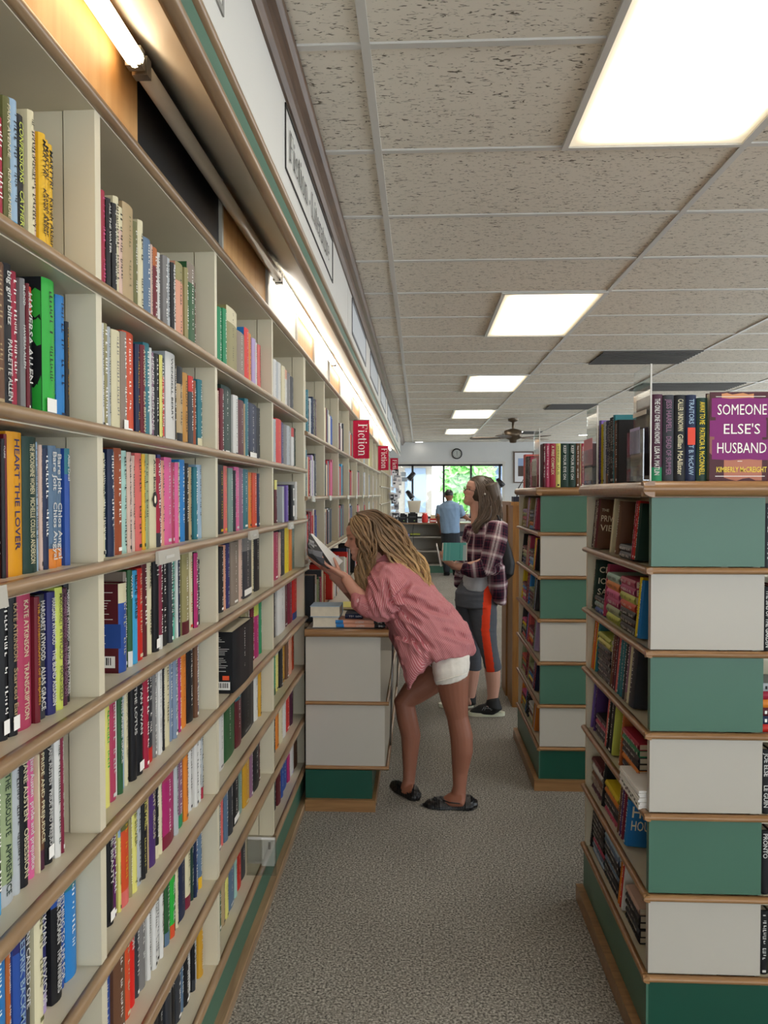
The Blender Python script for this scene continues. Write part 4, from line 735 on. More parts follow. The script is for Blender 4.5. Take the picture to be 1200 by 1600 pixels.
for xa, xb, c_, h, tc_, tx, ft, lab in front:
    A = at(xa, 750, 2.105); B = at(xb, 750, 2.105); w = B.x-A.x
    M = Matrix.Translation((A.x, 2.105, TZ)) @ Matrix.Rotation(-pi/2, 4, 'Z')
    cv = None
    if 'red figure' in lab: cv = lambda c, w, h, d: c.add([(.0006, w*.12, h*.42), (.0006, w*.88, h*.42), (.0006, w*.88, h*.62), (.0006, w*.12, h*.62)], [(0, 1, 2, 3)], lin('#d8452c'))
    add_book(M, lab, w, h, .15, c_, 'front row on top of the nearest cabinet', 5000, True, tcol='white' if 'plum' in lab else tc_, text=tx, foot=ft, cover=cv)
def someone(c, w, h, d):
    X = lambda u: -d*1.0+u*d
    y = -.0006
    def q(u0, u1, v0, v1, cc, e=0, jit=0): 
        n = 6; top = [(X(u0+(u1-u0)*i/n), y-e, h*(v1+jit*sin(i*2.1))) for i in range(n+1)]; bot = [(X(u0+(u1-u0)*i/n), y-e, h*(v0+jit*cos(i*1.7))) for i in range(n+1)]
        c.add(bot+top[::-1], [tuple(range(2*n+2))], cc)
    q(0, 1, 0, 1, lin('#4a2028')); 
    q(.25, .9, .02, .3, lin('#b0705a'), .0002, .02); q(.2, .75, .88, .98, lin('#c98a5c'), .0002, .01); q(.0, .2, .3, .6, lin('#8d5a50'), .0002, .02)
    for ke, (v0, v1, a, b_) in enumerate(((.715, .93, .03, 1), (.495, .68, .0, .97), (.24, .465, .04, 1), (.67, .72, .1, .96), (.455, .505, .08, .9))): q(a, b_, v0, v1, lin('#7c1c68'), .0003+.00008*ke, .006)
    
    for tx, v, s_ in (('SOMEONE', .745, .0285), ("ELSE'S", .53, .0275), ('HUSBAND', .315, .0285)): put_text(c, tx, (X(.55), y-.0013, h*v), (1, 0, 0), (0, 0, 1), s_, d*.84 if len(tx) > 6 else d*.62, lin('#f3efe6'), .0, center=True)
    put_text(c, 'KIMBERLY McCREIGHT', (X(.55), y-.0013, h*.1), (1, 0, 0), (0, 0, 1), .0145, d*.86, lin('#e8cf4e'), .01, center=True)
    q(.1, .95, .05, .058, WHT, .0008); q(.1, .95, .945, .951, WHT, .0008); q(.48, .56, .22, .226, WHT, .0008)
A = at(1108, 750, 2.10); w = .032
M = Matrix.Translation((A.x+.152, 2.10, TZ))
add_book(M, 'large book facing out with white title on purple brush strokes, at the top right', w, .236, .152, lin('#3a1a22'), 'front row on top of the nearest cabinet', 20000, True, cover=someone, side=lin('#3a1a22'))
x = A.x+.175
for i in range(14): 
    w = random.uniform(.022, .035); add_book(Matrix.Translation((x, 2.11, TZ)) @ Matrix.Rotation(-pi/2, 4, 'Z'), None, w-.0006, random.uniform(.21, .235), .14, random.choice(list(PL)), '', 1); x += w
def side_row(Xl, y0, items, labn, area):   # spines towards the aisle (-x), listed from far to near
    y = y0
    for i, (w, h, c_, k) in enumerate(items):
        M = Matrix.Translation((Xl, y, TZ)) @ Matrix.Rotation(pi, 4, 'Z')
        add_book(M, '%s book, %s from the %s' % (human(c_), ORD[i+1], labn), w-.0006, h, .13, c_, 'side row on top of the %s' % ('nearest cabinet' if area > 300 else 'second cabinet'), area, area > 300, **k); y -= w
side_row(.625, 2.79, [(.045, .205, 'cream', R_(tcol='black', text='E_L')), (.03, .22, 'violet', {}), (.035, .205, 'bright-yellow', {}), (.035, .21, 'pale-grey', {}), (.035, .21, 'navy', R_(foot='brown')), (.022, .205, 'charcoal', {}), (.022, .215, 'black', R_(tcol='white')), (.022, .215, 'black', {}), (.02, .22, 'teal', {}), (.02, .2, 'brown', R_(tcol='red')), (.024, .2, 'black', {})], 'far end of the row above the aisle, nearest cabinet', 1200)
side_row(.625, 4.72, [(.09, .20, 'coral', {}), (.04, .18, 'taupe', {}), (.04, .185, 'black', {}), (.06, .182, 'charcoal', {}), (.03, .18, 'grey', {}), (.03, .18, 'black', {}), (.03, .175, 'rose', {})], 'far end of the row above the aisle, second cabinet', 250)
xx = 849
for i, (xb, c_, tc_, tx) in enumerate(((853, 'maroon', None, None), (859, 'rose', None, None), (869, 'crimson', 'cream', 'A_FIRE_COMPLEX'), (876.5, 'lemon', None, None), (889, 'dark-green', 'white', 'KEEP_YOUR_EYE_ON'), (900.5, 'dark-green', 'white', 'KEEP_YOUR_EYE_ON'), (906, 'brown', None, None), (908.5, 'tan', None, None), (913.5, 'crimson', None, None), (925, 'navy', None, None), (935, 'black', None, None), (945, 'teal', None, None))):
    A = at(xx, 700, 3.97); B = at(xb, 700, 3.97); M = Matrix.Translation((A.x, 3.97, TZ)) @ Matrix.Rotation(-pi/2, 4, 'Z')
    k = dict(tcol=tc_, text=tx) if tx else {}
    add_book(M, '%s book, %s from the left in the front row on the second cabinet' % (human(c_), ORD[i+1]), B.x-A.x-.0006, .222, .14, c_, 'front row on top of the second cabinet', 900 if xb < 914 else 1, **k); xx = xb
# ---- books on the counter beside the leaning woman
def flat_x(xa, xb, Y, z, th, c_, lab, dep=.13, **k):    # lying flat, spine towards the camera, running along x
    A = at(xa, 900, Y); B = at(xb, 900, Y)
    M = Matrix.Translation((A.x, Y, z)) @ Matrix(((0, 0, 1, 0), (-1, 0, 0, 0), (0, -1, 0, 0), (0, 0, 0, 1))) @ Matrix.Translation((0, -th, 0))
    add_book(M, lab, th-.0006, B.x-A.x, dep, c_, 'books lying on the white counter', 2000, True, **k)
flat_x(525, 602, 3.66, .8635, .0175, 'peach', 'bottom peach and blue book of the pile under the woman\'s elbow', foot='blue', crown='black', text='THE/INSECT', tcol='white')
flat_x(524, 601, 3.662, .881, .0185, 'peach', 'second peach and blue book from the counter, under the woman\'s elbow', foot='blue', crown='black', text='THE/INSECT', tcol='white')
flat_x(539, 566, 3.70, .9, .023, 'navy', 'short navy book on top of the peach ones under the sleeve', dep=.12, tcol='white')
# two thick paperbacks with page edges towards the camera
def flat_pages(xa, xb, Y, z, th, c_, lab, d=.15):
    A = at(xa, 900, Y); B = at(xb, 900, Y); w = B.x-A.x
    M = Matrix.Translation((A.x+.004, Y, z)) @ Matrix(((0, 0, 1, 0), (1, 0, 0, 0), (0, 1, 0, 0), (0, 0, 0, 1))) @ Matrix.Translation((d, 0, 0))
    add_book(M, lab, th-.0006, w, d, c_, 'thick paperbacks at the counter corner', 3000, True)
flat_pages(487, 528, 3.665, .8635, .05, 'white', 'thick paperback, lower of the two with grey page edges at the counter corner')
flat_pages(483, 530, 3.66, .914, .052, 'light-blue', 'thick pale blue paperback, upper of the two at the counter corner')
# flat books farther along the counter
for i, (xc, Y, c_, w, d) in enumerate(((-.36, 4.25, 'lemon', .16, .22), (-.30, 4.62, 'white', .17, .22), (-.28, 3.98, 'bright-yellow', .12, .15), (-.36, 5.0, 'light-blue', .18, .24), (-.3, 5.45, 'mint', .2, .24))):
    M = Matrix.Translation((xc+w/2, Y, .8635)) @ Matrix(((1, 0, 0, 0), (0, 0, 1, 0), (0, -1, 0, 0), (0, 0, 0, 1))) @ Matrix.Translation((0, -.012, 0))
    add_book(M, '%s book lying flat on the white counter, %s from the near end' % (human(c_), ORD[i+2]), .012, d, w, c_, 'books lying on the white counter', 1200, True)
# papers sticking out of the fourth shelf of the nearest cabinet
M = Matrix.Translation((.585, 2.11, .6485)) @ Matrix(((-1, 0, 0, 0), (0, 0, 1, 0), (0, 1, 0, 0), (0, 0, 0, 1)))
# ---- realise: the largest as things of their own, the rest as one
def rank(b): return (0 if b['keep'] else 1, -b['area'])
order = sorted([b for b in BOOKS], key=rank)
NB = 300
named = [b for b in order if b['label']][:NB]; ids = {id(b) for b in named}
rest = MB(); seen = {}
M_pages = plain('page_block', '#cfc5b0', .85, .06, 40)
for bi, b in enumerate(BOOKS):
    rn = random.Random(bi*13+5)
    if id(b) in ids:
        c, p = book_geo(b['w'], b['h'], b['d'], b['col'], rn=rn, **b['k'])
        o = c.build('book', M_col, origin=(0, 0, 0)); pg = p.build('page_block', M_pages, o, origin=(0, 0, 0))
        o.matrix_world = b['M']; lab = b['label']
        seen[lab] = seen.get(lab, 0)+1
        tag(o, lab, 'book', b['group'])
    else:
        kk = {q: v for q, v in b['k'].items() if q in ('tcol', 'foot', 'crown', 'side')}
        c, p = book_geo(b['w'], b['h'], b['d'], b['col'], rn=rn, detail=1 if b['area'] < 60 else 2, **kk)
        rest.add(c.v, c.f, (0, 0, 0), 0, False, b['M']); rest.c[-len(c.f):] = c.c; rest.m[-len(c.f):] = [0]*len(c.f)
        q = lin('#cfc5b0'); rest.add(p.v, p.f, q, 0, False, b['M'])
tag(rest.build('books', M_col, origin=(0, 0, 0)), 'the many smaller books farther along the shelves, too small to count', 'books', kind='stuff')
print('BOOKS', len(BOOKS), 'named', len(named), 'dups', [k for k, v in seen.items() if v > 1][:10])
# ================================================================ clear sign holders
def holder(name_lab, X, ya, yb, z0, z1, tilt=0, papers=(), dx=.05):
    t = empty('sign_holder', (X, (ya+yb)/2, z0)); tag(t, name_lab, 'sign holder', 'clear acrylic sign holders')
    # upright sheet seen edge-on plus a lower pocket
    P = lambda y, x=0: (X+x+(y-ya)*tilt)
    def sheet(xo, za, zb, m_, nm, th=.003, ya_=None, yb_=None):
        ya_ = ya if ya_ is None else ya_; yb_ = yb if yb_ is None else yb_
        b = MB(); v = [(P(y, xo+e), y, z) for e in (0, th) for y in (ya_, yb_) for z in (za, zb)]
        b.add(v, [(0, 1, 3, 2), (4, 6, 7, 5), (0, 4, 5, 1), (2, 3, 7, 6), (0, 2, 6, 4), (1, 5, 7, 3)], lin('#e8e6e0')); return b.build(nm, m_, t)
    sheet(0, z0+.001, z1, M_acryl, 'back_sheet'); sheet(-.018, z0+.001, z0+(z1-z0)*.45, M_acryl, 'pocket_front')
    b = MB(); b.add([(P(y, x), y, z) for x in (-.018, .003) for y in (ya, yb) for z in (z0+.001, z0+.004)], [(0, 1, 3, 2), (4, 6, 7, 5), (0, 4, 5, 1), (2, 3, 7, 6), (0, 2, 6, 4), (1, 5, 7, 3)]); b.build('foot', M_acryl, t)
    b = MB(); b.add([(P(ya, x), ya-.001+y, z) for x in (-.0005, .0035) for y in (-.002, .001) for z in (z0, z1)], [(0, 1, 3, 2), (4, 6, 7, 5), (0, 4, 5, 1), (2, 3, 7, 6), (0, 2, 6, 4), (1, 5, 7, 3)]); b.build('polished_edge', M_grid, t)
    for k, (xo, za, zb, c_, a_, b__) in enumerate(papers):
        o = sheet(xo, z0+(z1-z0)*za, z0+(z1-z0)*zb, M_col, 'paper', .0008, ya+(yb-ya)*a_, ya+(yb-ya)*b__)
        for i, cd in enumerate(o.data.color_attributes[0].data): cd.color = (*lin(c_), 1)
    return t
holder('tall clear acrylic sign holder with lavender slip, front corner of nearest cabinet top', .612, 2.09, 2.25, TZ, 1.845, 0, ((-.012, .25, .48, '#b9b2dc', .35, .95), (-.009, .05, .25, '#8a8680', .2, .95), (-.006, .58, .62, '#e6dfd2', .1, .9)))
holder('clear acrylic sign holder with pink slip, far end of nearest cabinet top', .606, 2.68, 2.84, TZ, 1.80, 0, ((-.012, .25, .6, '#d88a94', .1, .95), (-.009, .05, .22, '#e8e4dc', .2, .95)))
holder('clear acrylic sign holder with white slips, on the second cabinet top', .606, 3.95, 4.14, TZ, 1.83, 0, ((-.012, .2, .5, '#e6e4e0', .1, .9), (-.009, .02, .22, '#a08d80', .1, .95)))
# acrylic holder on the lowest shelf of the near bookcase
HY = 2.46; ha, hb_ = at(386, 1305, HY), at(432, 1366, HY)
t = empty('sign_holder', ((ha.x+hb_.x)/2, HY, hb_.z)); tag(t, 'clear acrylic holder with grey price slip jutting from a low wall shelf', 'sign holder', 'clear acrylic sign holders')
MB().box(ha.x, hb_.x, HY, HY+.003, hb_.z, ha.z).build('back_sheet', M_acryl, t); MB().box(ha.x, hb_.x, HY-.012, HY-.009, hb_.z, ha.z-.01).box(ha.x, hb_.x, HY-.009, HY, hb_.z, hb_.z+.003).build('pocket_front', M_acryl, t)
b = MB(); b.box(ha.x+.003, hb_.x-.003, HY-.003, HY-.002, hb_.z+.035, ha.z-.004, lin('#b9b5ad')); xm = ha.x+.5*(hb_.x-ha.x); b.box(xm, hb_.x-.006, HY-.0045, HY-.0035, hb_.z+.028, ha.z-.006, lin('#d8d5ce'))
for k in range(6): b.box(xm+.022, xm+.03, HY-.0052, HY-.0046, ha.z-.022-k*.004, ha.z-.0195-k*.004, INK)
b.build('price_slip', M_col, t)
# ---- folded papers and thick open paperback on the nearest cabinet
b = MB(); n = 8
for i in range(n): 
    z0 = .649+.0062*i; b.box(.592+.002*(i % 3), .70, 2.10+.003*(i % 2), 2.30, z0, z0+.0058, lin('#e8e6e2'))
for i in range(9): b.box(.5915, .592, 2.115+.018*i, 2.125+.018*i, .655+.004*(i % 3), .66+.004*(i % 3), INK)
tag(b.build('paper_stack', M_col), 'white papers with small print sticking out of the fourth shelf, nearest cabinet', 'papers')
# ================================================================ coffee cup on the counter
t = empty('paper_cup', (-.262, 4.55, .862)); tag(t, 'white paper cup with lid on the counter behind the woman\'s arm', 'cup'); c0 = at(554, 892, 4.55)
MB().lathe([(.03, 0), (.042, .105), (.0425, .11)], 20, (c0.x, 4.55, .862)).build('cup_body', M_white, t)
MB().lathe([(.045, .108), (.045, .116), (.04, .12), (.036, .128), (.0, .128)], 20, (c0.x, 4.55, .862)).build('lid', M_grid, t)
# ================================================================ honey oak bookcase beyond the cabinets
t = empty('oak_bookcase', (1.2, 5.75, 0)); tag(t, 'honey oak bookcase behind the plaid-shirted woman, with open shelves', 'bookcase')
OX, OY0, OY1, OZ = .655, 5.45, 6.04, 1.42
MB().box(OX, OX+.045, OY0, OY0+.30, 0, OZ).build('side_panel', M_oak, t); MB().box(OX-.012, OX+.03, OY0+.31, OY1, 0, OZ+.02).build('side_panel', M_oak, t); MB().box(1.75, 1.8, OY0, OY1, 0, OZ).build('side_panel', M_oak, t)
MB().box(OX+.045, 1.75, OY0+.28, OY0+.30, .05, OZ).build('back_panel', M_oak, t)
for z in (.06, .32, .62, .90, 1.16): MB().box(OX+.045, 1.75, OY0+.005, OY0+.28, z-.02, z).build('shelf', M_oak, t)
MB().box(OX-.015, 1.8, OY0-.01, OY1, OZ, OZ+.025).build('top_board', M_oak, t)
for i, (z, c_) in enumerate(((1.16, 'violet'), (1.16, 'lilac'), (.90, 'mustard'), (.90, 'gold'), (.62, 'black'), (.62, 'dark-green'), (.32, 'red'), (.32, 'dark-red'), (.06, 'dark-red'))):
    x = OX+.05+.028*(i % 2); M = Matrix.Translation((x, OY0+.02, z+.0006)) @ Matrix.Rotation(-pi/2, 4, 'Z')
    c, p = book_geo(.026, .2, .15, c_, rn=random.Random(i)); o = c.build('book', M_col, origin=(0, 0, 0)); p.build('page_block', M_pages, o, origin=(0, 0, 0)); o.matrix_world = M
    tag(o, '%s book in the honey oak bookcase, %s' % (human(c_), ['upper shelf, left', 'upper shelf, second', 'yellow shelf, left', 'yellow shelf, second', 'middle shelf, left', 'middle shelf, second', 'red shelf, left', 'red shelf, second', 'bottom shelf'][i]), 'book', 'books in the oak bookcase')
b = MB(); b.box(.665, .80, 5.5, 5.62, OZ+.0255, OZ+.062, lin('#232a3c')); tag(b.build('box', M_col), 'small dark navy box on top of the oak bookcase', 'box')
# wire easel on the oak bookcase
t = empty('wire_stand', (.80, 5.8, OZ+.025)); tag(t, 'black arched wire stand on top of the oak bookcase', 'stand')
MB().tube([(.72, 5.8, OZ+.026), (.735, 5.8, OZ+.12), (.775, 5.8, OZ+.19), (.83, 5.8, OZ+.12), (.85, 5.8, OZ+.026)], .005, 6).build('arch', M_black, t)
b = MB(); [b.box(.775, .82, 5.80, 5.803, OZ+.03+.03*i, OZ+.048+.03*i, WHT) for i in range(4)]; b.build('card', M_col, t)
# ================================================================ service desk in front of the window
t = empty('service_desk', (.2, 14.95, 0)); tag(t, 'long grey service desk with open shelves and green kick at the back of the shop', 'desk')
DY0, DY1 = 14.7, 15.3
MB().box(-.46, 1.6, DY0-.02, DY1, .93, .955).build('desk_top', M_wood, t)
for z in (.69, .42, .16): MB().box(-.50, 1.6, DY0, DY1-.05, z-.02, z).build('shelf', M_white, t)
MB().box(-.50, 1.6, DY1-.05, DY1-.03, .16, .93).build('back_panel', M_white, t)
for x in (-.5, .55, 1.58): MB().box(x, x+.02, DY0, DY1-.05, .0, .93).build('side_panel', M_white, t)
MB().box(-.48, 1.58, DY0+.02, DY0+.04, 0, .15).build('kickboard', M_green, t)
def thing_box(name, x0, x1, y0, y1, z0, z1, c_, lab, cat, extra=None, grp=None):
    b = MB(); bv = .006; b.box(x0, x1, y0, y1, z0, z1-bv, lin(c_)); b.box(x0+bv, x1-bv, y0+bv, y1-bv, z1-bv, z1, lin(c_))
    if extra: extra(b)
    return tag(b.build(name, M_col), lab, cat, grp)
def pr_extra(x0, x1, y0, z0, z1):
    def f(b): b.box(x0+.03, x1-.03, y0-.003, y0, z0+(z1-z0)*.55, z0+(z1-z0)*.7, lin('#4a4b50')); b.box(x1-.07, x1-.05, y0-.004, y0, z0+.03, z0+.045, lin('#9fc47a')); b.box(x0+.04, x1-.04, y0+.05, y0+.2, z1, z1+.02, lin('#2c2d31'))
    return f
thing_box('receipt_printer', -.40, -.23, 14.75, 15.0, .956, 1.11, '#1b1c20', 'black receipt printer at the left end of the service desk', 'printer', pr_extra(-.40, -.23, 14.75, .956, 1.11))
thing_box('receipt_printer', -.215, -.03, 14.75, 15.0, .956, 1.13, '#18191c', 'black receipt printer beside the red jar on the service desk', 'printer', pr_extra(-.215, -.03, 14.75, .956, 1.13))
t = empty('monitor', (-.12, 15.1, .956)); tag(t, 'cream-backed monitor behind the black printers on the service desk', 'monitor')
b = MB(); b.prism([(-.19, 1.14), (.0, 1.14), (.04, 1.37), (-.23, 1.37)], 15.05, 15.09, 1, lin('#d9d2c0')); b.prism([(-.17, 1.165), (-.02, 1.165), (.01, 1.345), (-.2, 1.345)], 15.04, 15.05, 1, lin('#cfc8b4')); b.build('housing', M_col, t)
MB().box(-.12, -.08, 15.08, 15.11, .97, 1.18).box(-.2, 0, 15.02, 15.16, .956, .97).build('stand', M_grid, t)
t = empty('jar', (.11, 14.85, .956)); tag(t, 'red plastic jar on the service desk', 'jar')
MB().lathe([(.055, 0), (.06, .02), (.06, .13), (.045, .145), (.045, .16)], 16, (.11, 14.85, .956)).build('jar_body', plain('red_plastic', '#d8302c', .3), t); MB().lathe([(.05, .158), (.05, .18), (0, .18)], 16, (.11, 14.85, .956)).build('lid', plain('red_lid', '#e86a60', .4), t)
thing_box('candy_box', .2, .33, 14.8, 14.95, .956, 1.03, '#c9352e', 'small red and white box on the desk beside the man', 'box', lambda b: (b.box(.21, .32, 14.797, 14.80, .975, 1.0, lin('#eeeeee')), b.box(.22, .31, 14.85, 14.9, 1.03, 1.10, lin('#d8cfa8'))))
thing_box('card_box', .5, .66, 14.78, 14.95, .956, 1.02, '#b53038', 'low red box on the desk right of the man', 'box')
for i, (x0, x1, z0, z1, c_, l) in enumerate(((-.42, -.18, .695, .74, '#8d93c8', 'lavender pad on the upper shelf of the desk, left end'), (-.17, .02, .695, .725, '#3b3f30', 'dark green pad under the lime one on the desk shelf'), (-.17, .02, .7255, .745, '#b9bf52', 'lime pad on the upper shelf of the desk'), (-.1, .06, .165, .18, '#cfd0cd', 'white sheets on the lowest shelf of the desk'), (-.4, .0, .425, .435, '#d8c8c8', 'flat pale folder on the middle shelf of the desk'), (.6, .9, .695, .78, '#2c2d33', 'dark carton on the upper shelf of the desk, right part'))):
    thing_box('paper_pad', x0, x1, 14.74, 14.98, z0, z1, c_, l, 'papers', grp='stationery in the service desk')
# bookends of cables
b = MB(); b.tube([(-.1, 14.72, .96), (-.12, 14.66, .8), (-.1, 14.66, .5), (-.14, 14.67, .3)], .006, 6); tag(b.build('cable', M_black), 'black cable hanging down the front of the service desk', 'cable')
# white pots and spot lamps in the window
def spot(x, z, lab, sgn):
    t = empty('spot_lamp', (x, 17.2, z)); tag(t, lab, 'lamp')
    MB().tube([(x, 17.38, z+.06), (x, 17.25, z+.05), (x+sgn*.02, 17.2, z)], .012, 8).build('arm', M_black, t)
    MB().tube([(x-sgn*.07, 17.2, z+.06), (x+sgn*.05, 17.14, z-.09)], [.05, .065], 12).build('lamp_head', M_black, t)
for px, py, l, s_ in ((642, 743, 'small black spot lamp at the upper left of the shop window', -1), (641, 772, 'small black spot lamp low at the left of the shop window', 1), (782, 753, 'small black spot lamp at the right of the shop window', 1)):
    q = at(px, py, 17.2); spot(q.x, q.z, l, s_)
# wall clock
q = at(714, 709, 17.38); t = empty('wall_clock', (q.x, 17.38, q.z-.1)); tag(t, 'round wall clock with dark rim above the shop window', 'clock')
def disc(cx, cy, cz, r, th, n=28): return [(cx+r*cos(2*pi*k/n), cz+r*sin(2*pi*k/n)) for k in range(n)]
b = MB(); n = 28
for k in range(n):
    a, c_ = 2*pi*k/n, 2*pi*(k+1)/n
    pts = [(q.x+r*cos(v), y, q.z+r*sin(v)) for r, y in ((.118, 17.395), (.118, 17.36), (.098, 17.355), (.095, 17.37)) for v in (a, c_)]
    b.add(pts, [(0, 1, 3, 2), (2, 3, 5, 4), (4, 5, 7, 6)], smooth=False)
b.build('rim', M_black, t)
b = MB(); b.prism(disc(q.x, 0, q.z, .097, 0), 17.372, 17.376, 1, lin('#b9bdb8'))
for k in range(12): a = 2*pi*k/12; b.box(q.x+.08*sin(a)-.004, q.x+.08*sin(a)+.004, 17.3705, 17.372, q.z+.08*cos(a)-.009, q.z+.08*cos(a)+.009, INK)
b.build('dial', M_col, t)
MB().box(q.x-.004, q.x+.004, 17.368, 17.3704, q.z-.01, q.z+.065).box(q.x-.003, q.x+.003, 17.366, 17.3678, q.z-.055, q.z+.01).build('hands', M_black, t)
# framed picture
t = empty('framed_picture', (2.25, 17.38, 1.75)); tag(t, 'framed picture with pale mat on the back wall, right of the window', 'picture')
b = MB(); x0, x1, z0, z1 = 2.10, 2.55, 1.745, 2.445; w = .025
b.box(x0, x0+w, 17.36, 17.395, z0, z1); b.box(x1-w, x1, 17.36, 17.395, z0, z1); b.box(x0+w, x1-w, 17.36, 17.395, z0, z0+w); b.box(x0+w, x1-w, 17.36, 17.395, z1-w, z1); b.build('frame', M_crown, t)
b = MB(); b.box(x0+w, x1-w, 17.385, 17.39, z0+w, z1-w, lin('#dfe0e2')); b.box(x0+.1, x1-.1, 17.38, 17.385, z0+.15, z1-.15, lin('#8fa3c4')); b.box(x0+.1, x1-.1, 17.378, 17.38, z0+.15, z0+.38, lin('#4a3a34')); b.build('print', M_col, t)
# ceiling fan
t = empty('ceiling_fan', (1.44, 12, 2.3)); tag(t, 'bronze ceiling fan with light kit, above the far displays', 'fan'); fx, fy = 1.44, 12.0
MB().lathe([(.08, 2.66), (.08, 2.62), (.02, 2.60), (.02, 2.5)], 20, (fx, fy, 0)).build('ceiling_rod', M_bronze, t)
MB().lathe([(.05, 2.50), (.135, 2.47), (.14, 2.40), (.12, 2.35), (.06, 2.33), (.05, 2.29), (.02, 2.285)], 24, (fx, fy, 0)).build('motor', M_bronze, t)
for k in range(5):
    a = 2*pi*k/5+.5; b = MB(); R_m = Matrix.Translation((fx, fy, 2.36)) @ Matrix.Rotation(a, 4, 'Z') @ Matrix.Rotation(radians(9), 4, 'X')
    b.box(.1, .2, -.02, .02, -.004, .004, M=R_m); b.prism([(.18, -.045), (.3, -.065), (.62, -.07), (.66, -.04), (.66, .04), (.62, .07), (.3, .065), (.18, .045)], -.004, .004, 2, M=R_m); b.build('blade', M_bronze, t)
# small recessed spots
for i, (px, py) in enumerate(((810, 674), (911, 679), (655, 690))):
    q = atz(px, py, CZ); t = empty('downlight', (q.x, q.y, CZ)); tag(t, ['small round lit spot in the ceiling near the fan', 'small round lit spot in the ceiling right of the fan', 'faint round lit spot in the ceiling above the window'][i], 'downlight')
    MB().lathe([(.09, -.012), (.1, -.002), (.1, .003)], 20, (q.x, q.y, CZ)).build('trim_ring', M_grid, t); MB().lathe([(.07, -.016), (.085, -.013)], 20, (q.x, q.y, CZ)).build('lens', emit('downlight_lens%d' % i, '#fff4e6', 5), t)
# ---- busy display at the end of the bookcase (cards, flowers) against the bookcase end
rn = random.Random(4); t = empty('greeting_card_rack', (-.45, 14.4, 0)); tag(t, 'tall rack of small black and white cards at the far end of the bookcase', 'card rack')
MB().box(-.535, -.525, 14.25, 14.6, 0, 1.95).box(-.535, -.36, 14.25, 14.6, 0, .05).build('rack_frame', M_grid, t)
for i in range(46):
    x, z = rn.uniform(-.52, -.36), rn.uniform(1.05, 1.9); y = 14.3-rn.uniform(0, .05); s_ = rn.uniform(.025, .05); b = MB(); b.box(x-s_, x+s_, y, y+.004, z-s_*1.3, z+s_*1.3, lin(rn.choice(('#e9e9ea', '#d5d8de', '#3b3d44', '#8d9199', '#c9c4a4', '#22242a', '#f2f2f2')))); b.box(x-s_*.6, x+s_*.6, y-.001, y, z-s_*.4, z+s_*.5, lin(rn.choice(('#55585f', '#b9bdc4', '#efefef')))); b.build('card', M_col, t)
# papers and envelopes on the wall display left of the window
for i, (px, py, c_) in enumerate(((630, 741, '#c9d4dc'), (632, 749, '#a8b4bc'))):
    q = at(px, py, 17.38); tag(MB().box(q.x-.06, q.x+.06, 17.385, 17.395, q.z-.05, q.z+.05, lin(c_)).build('notice', M_col), 'small pale notice beside the window, %s one' % ('upper', 'lower')[i], 'notice')
# ================================================================ people
def section(pa, pb, Y, t, n=20, e=1.0):
    """ring whose in-picture diameter runs between two photo points on the plane Y, t = half depth"""
    A = at(pa[0], pa[1], Y); B = at(pb[0], pb[1], Y); c = (A+B)/2; u = (B-A)/2; v = Vector((0, t, 0)); ring = []
    for k in range(n):
        a = 2*pi*k/n; ca, sa = cos(a), sin(a); ca = math.copysign(abs(ca)**e, ca); sa = math.copysign(abs(sa)**e, sa); ring.append(c+u*ca+v*sa)
    return ring
def loft_rings(mb, rings, cap=True, col=(.5, .5, .5)):
    n = len(rings[0])
    if cap:
        def tip(r0, r1):
            c0 = sum(r0, Vector())/n; c1 = sum(r1, Vector())/n; d = (c0-c1); L = min(max((p-c0).length for p in r0), .03); d = d.normalized()*L if d.length > 1e-6 else Vector()
            return [[c0+(p-c0)*.8+d*.35 for p in r0], [c0+(p-c0)*.45+d*.6 for p in r0]]
        a = tip(rings[0], rings[1]); b = tip(rings[-1], rings[-2]); rings = a[::-1]+list(rings)+b
    vs = [p for r in rings for p in r]; m = len(rings)
    fs = [(i*n+k, i*n+(k+1) % n, (i+1)*n+(k+1) % n, (i+1)*n+k) for i in range(m-1) for k in range(n)]
    fs += [tuple(range(n))[::-1], tuple((m-1)*n+k for k in range(n))]; mb.add(vs, fs, col, 0, True); return mb
def limb(mb, pts, Ys, widths, dep=None, n=16):
    """photo path with px widths; Y per point; rings square to the path in the picture"""
    P = [Vector((p[0], p[1])) for p in pts]; Ys = Ys if hasattr(Ys, '__len__') else [Ys]*len(pts); rings = []
    for i, p_ in enumerate(P):
        d = (P[min(i+1, len(P)-1)]-P[max(i-1, 0)]).normalized(); nn = Vector((-d.y, d.x))*widths[i]/2
        A = at(*(p_-nn), Ys[i]); B = at(*(p_+nn), Ys[i]); t = (B-A).length/2*(dep or 1.0); rings.append(section(tuple(p_-nn), tuple(p_+nn), Ys[i], t, n))
    return loft_rings(mb, rings)
def fuse(mb, vox, smooth=2, sf=.5):
    me = bpy.data.meshes.new('tmp'); me.from_pydata([tuple(v) for v in mb.v], [], mb.f); ob = bpy.data.objects.new('tmp', me); COL.objects.link(ob)
    r = ob.modifiers.new('r', 'REMESH'); r.mode = 'VOXEL'; r.voxel_size = vox; r.use_smooth_shade = True
    if smooth: s_ = ob.modifiers.new('s', 'SMOOTH'); s_.iterations = smooth; s_.factor = sf
    dg = bpy.context.evaluated_depsgraph_get(); ev = ob.evaluated_get(dg); m2 = ev.to_mesh()
    v = [q.co.copy() for q in m2.vertices]; f = [tuple(q.vertices) for q in m2.polygons]; ev.to_mesh_clear(); bpy.data.objects.remove(ob); bpy.data.meshes.remove(me)
    return v, f
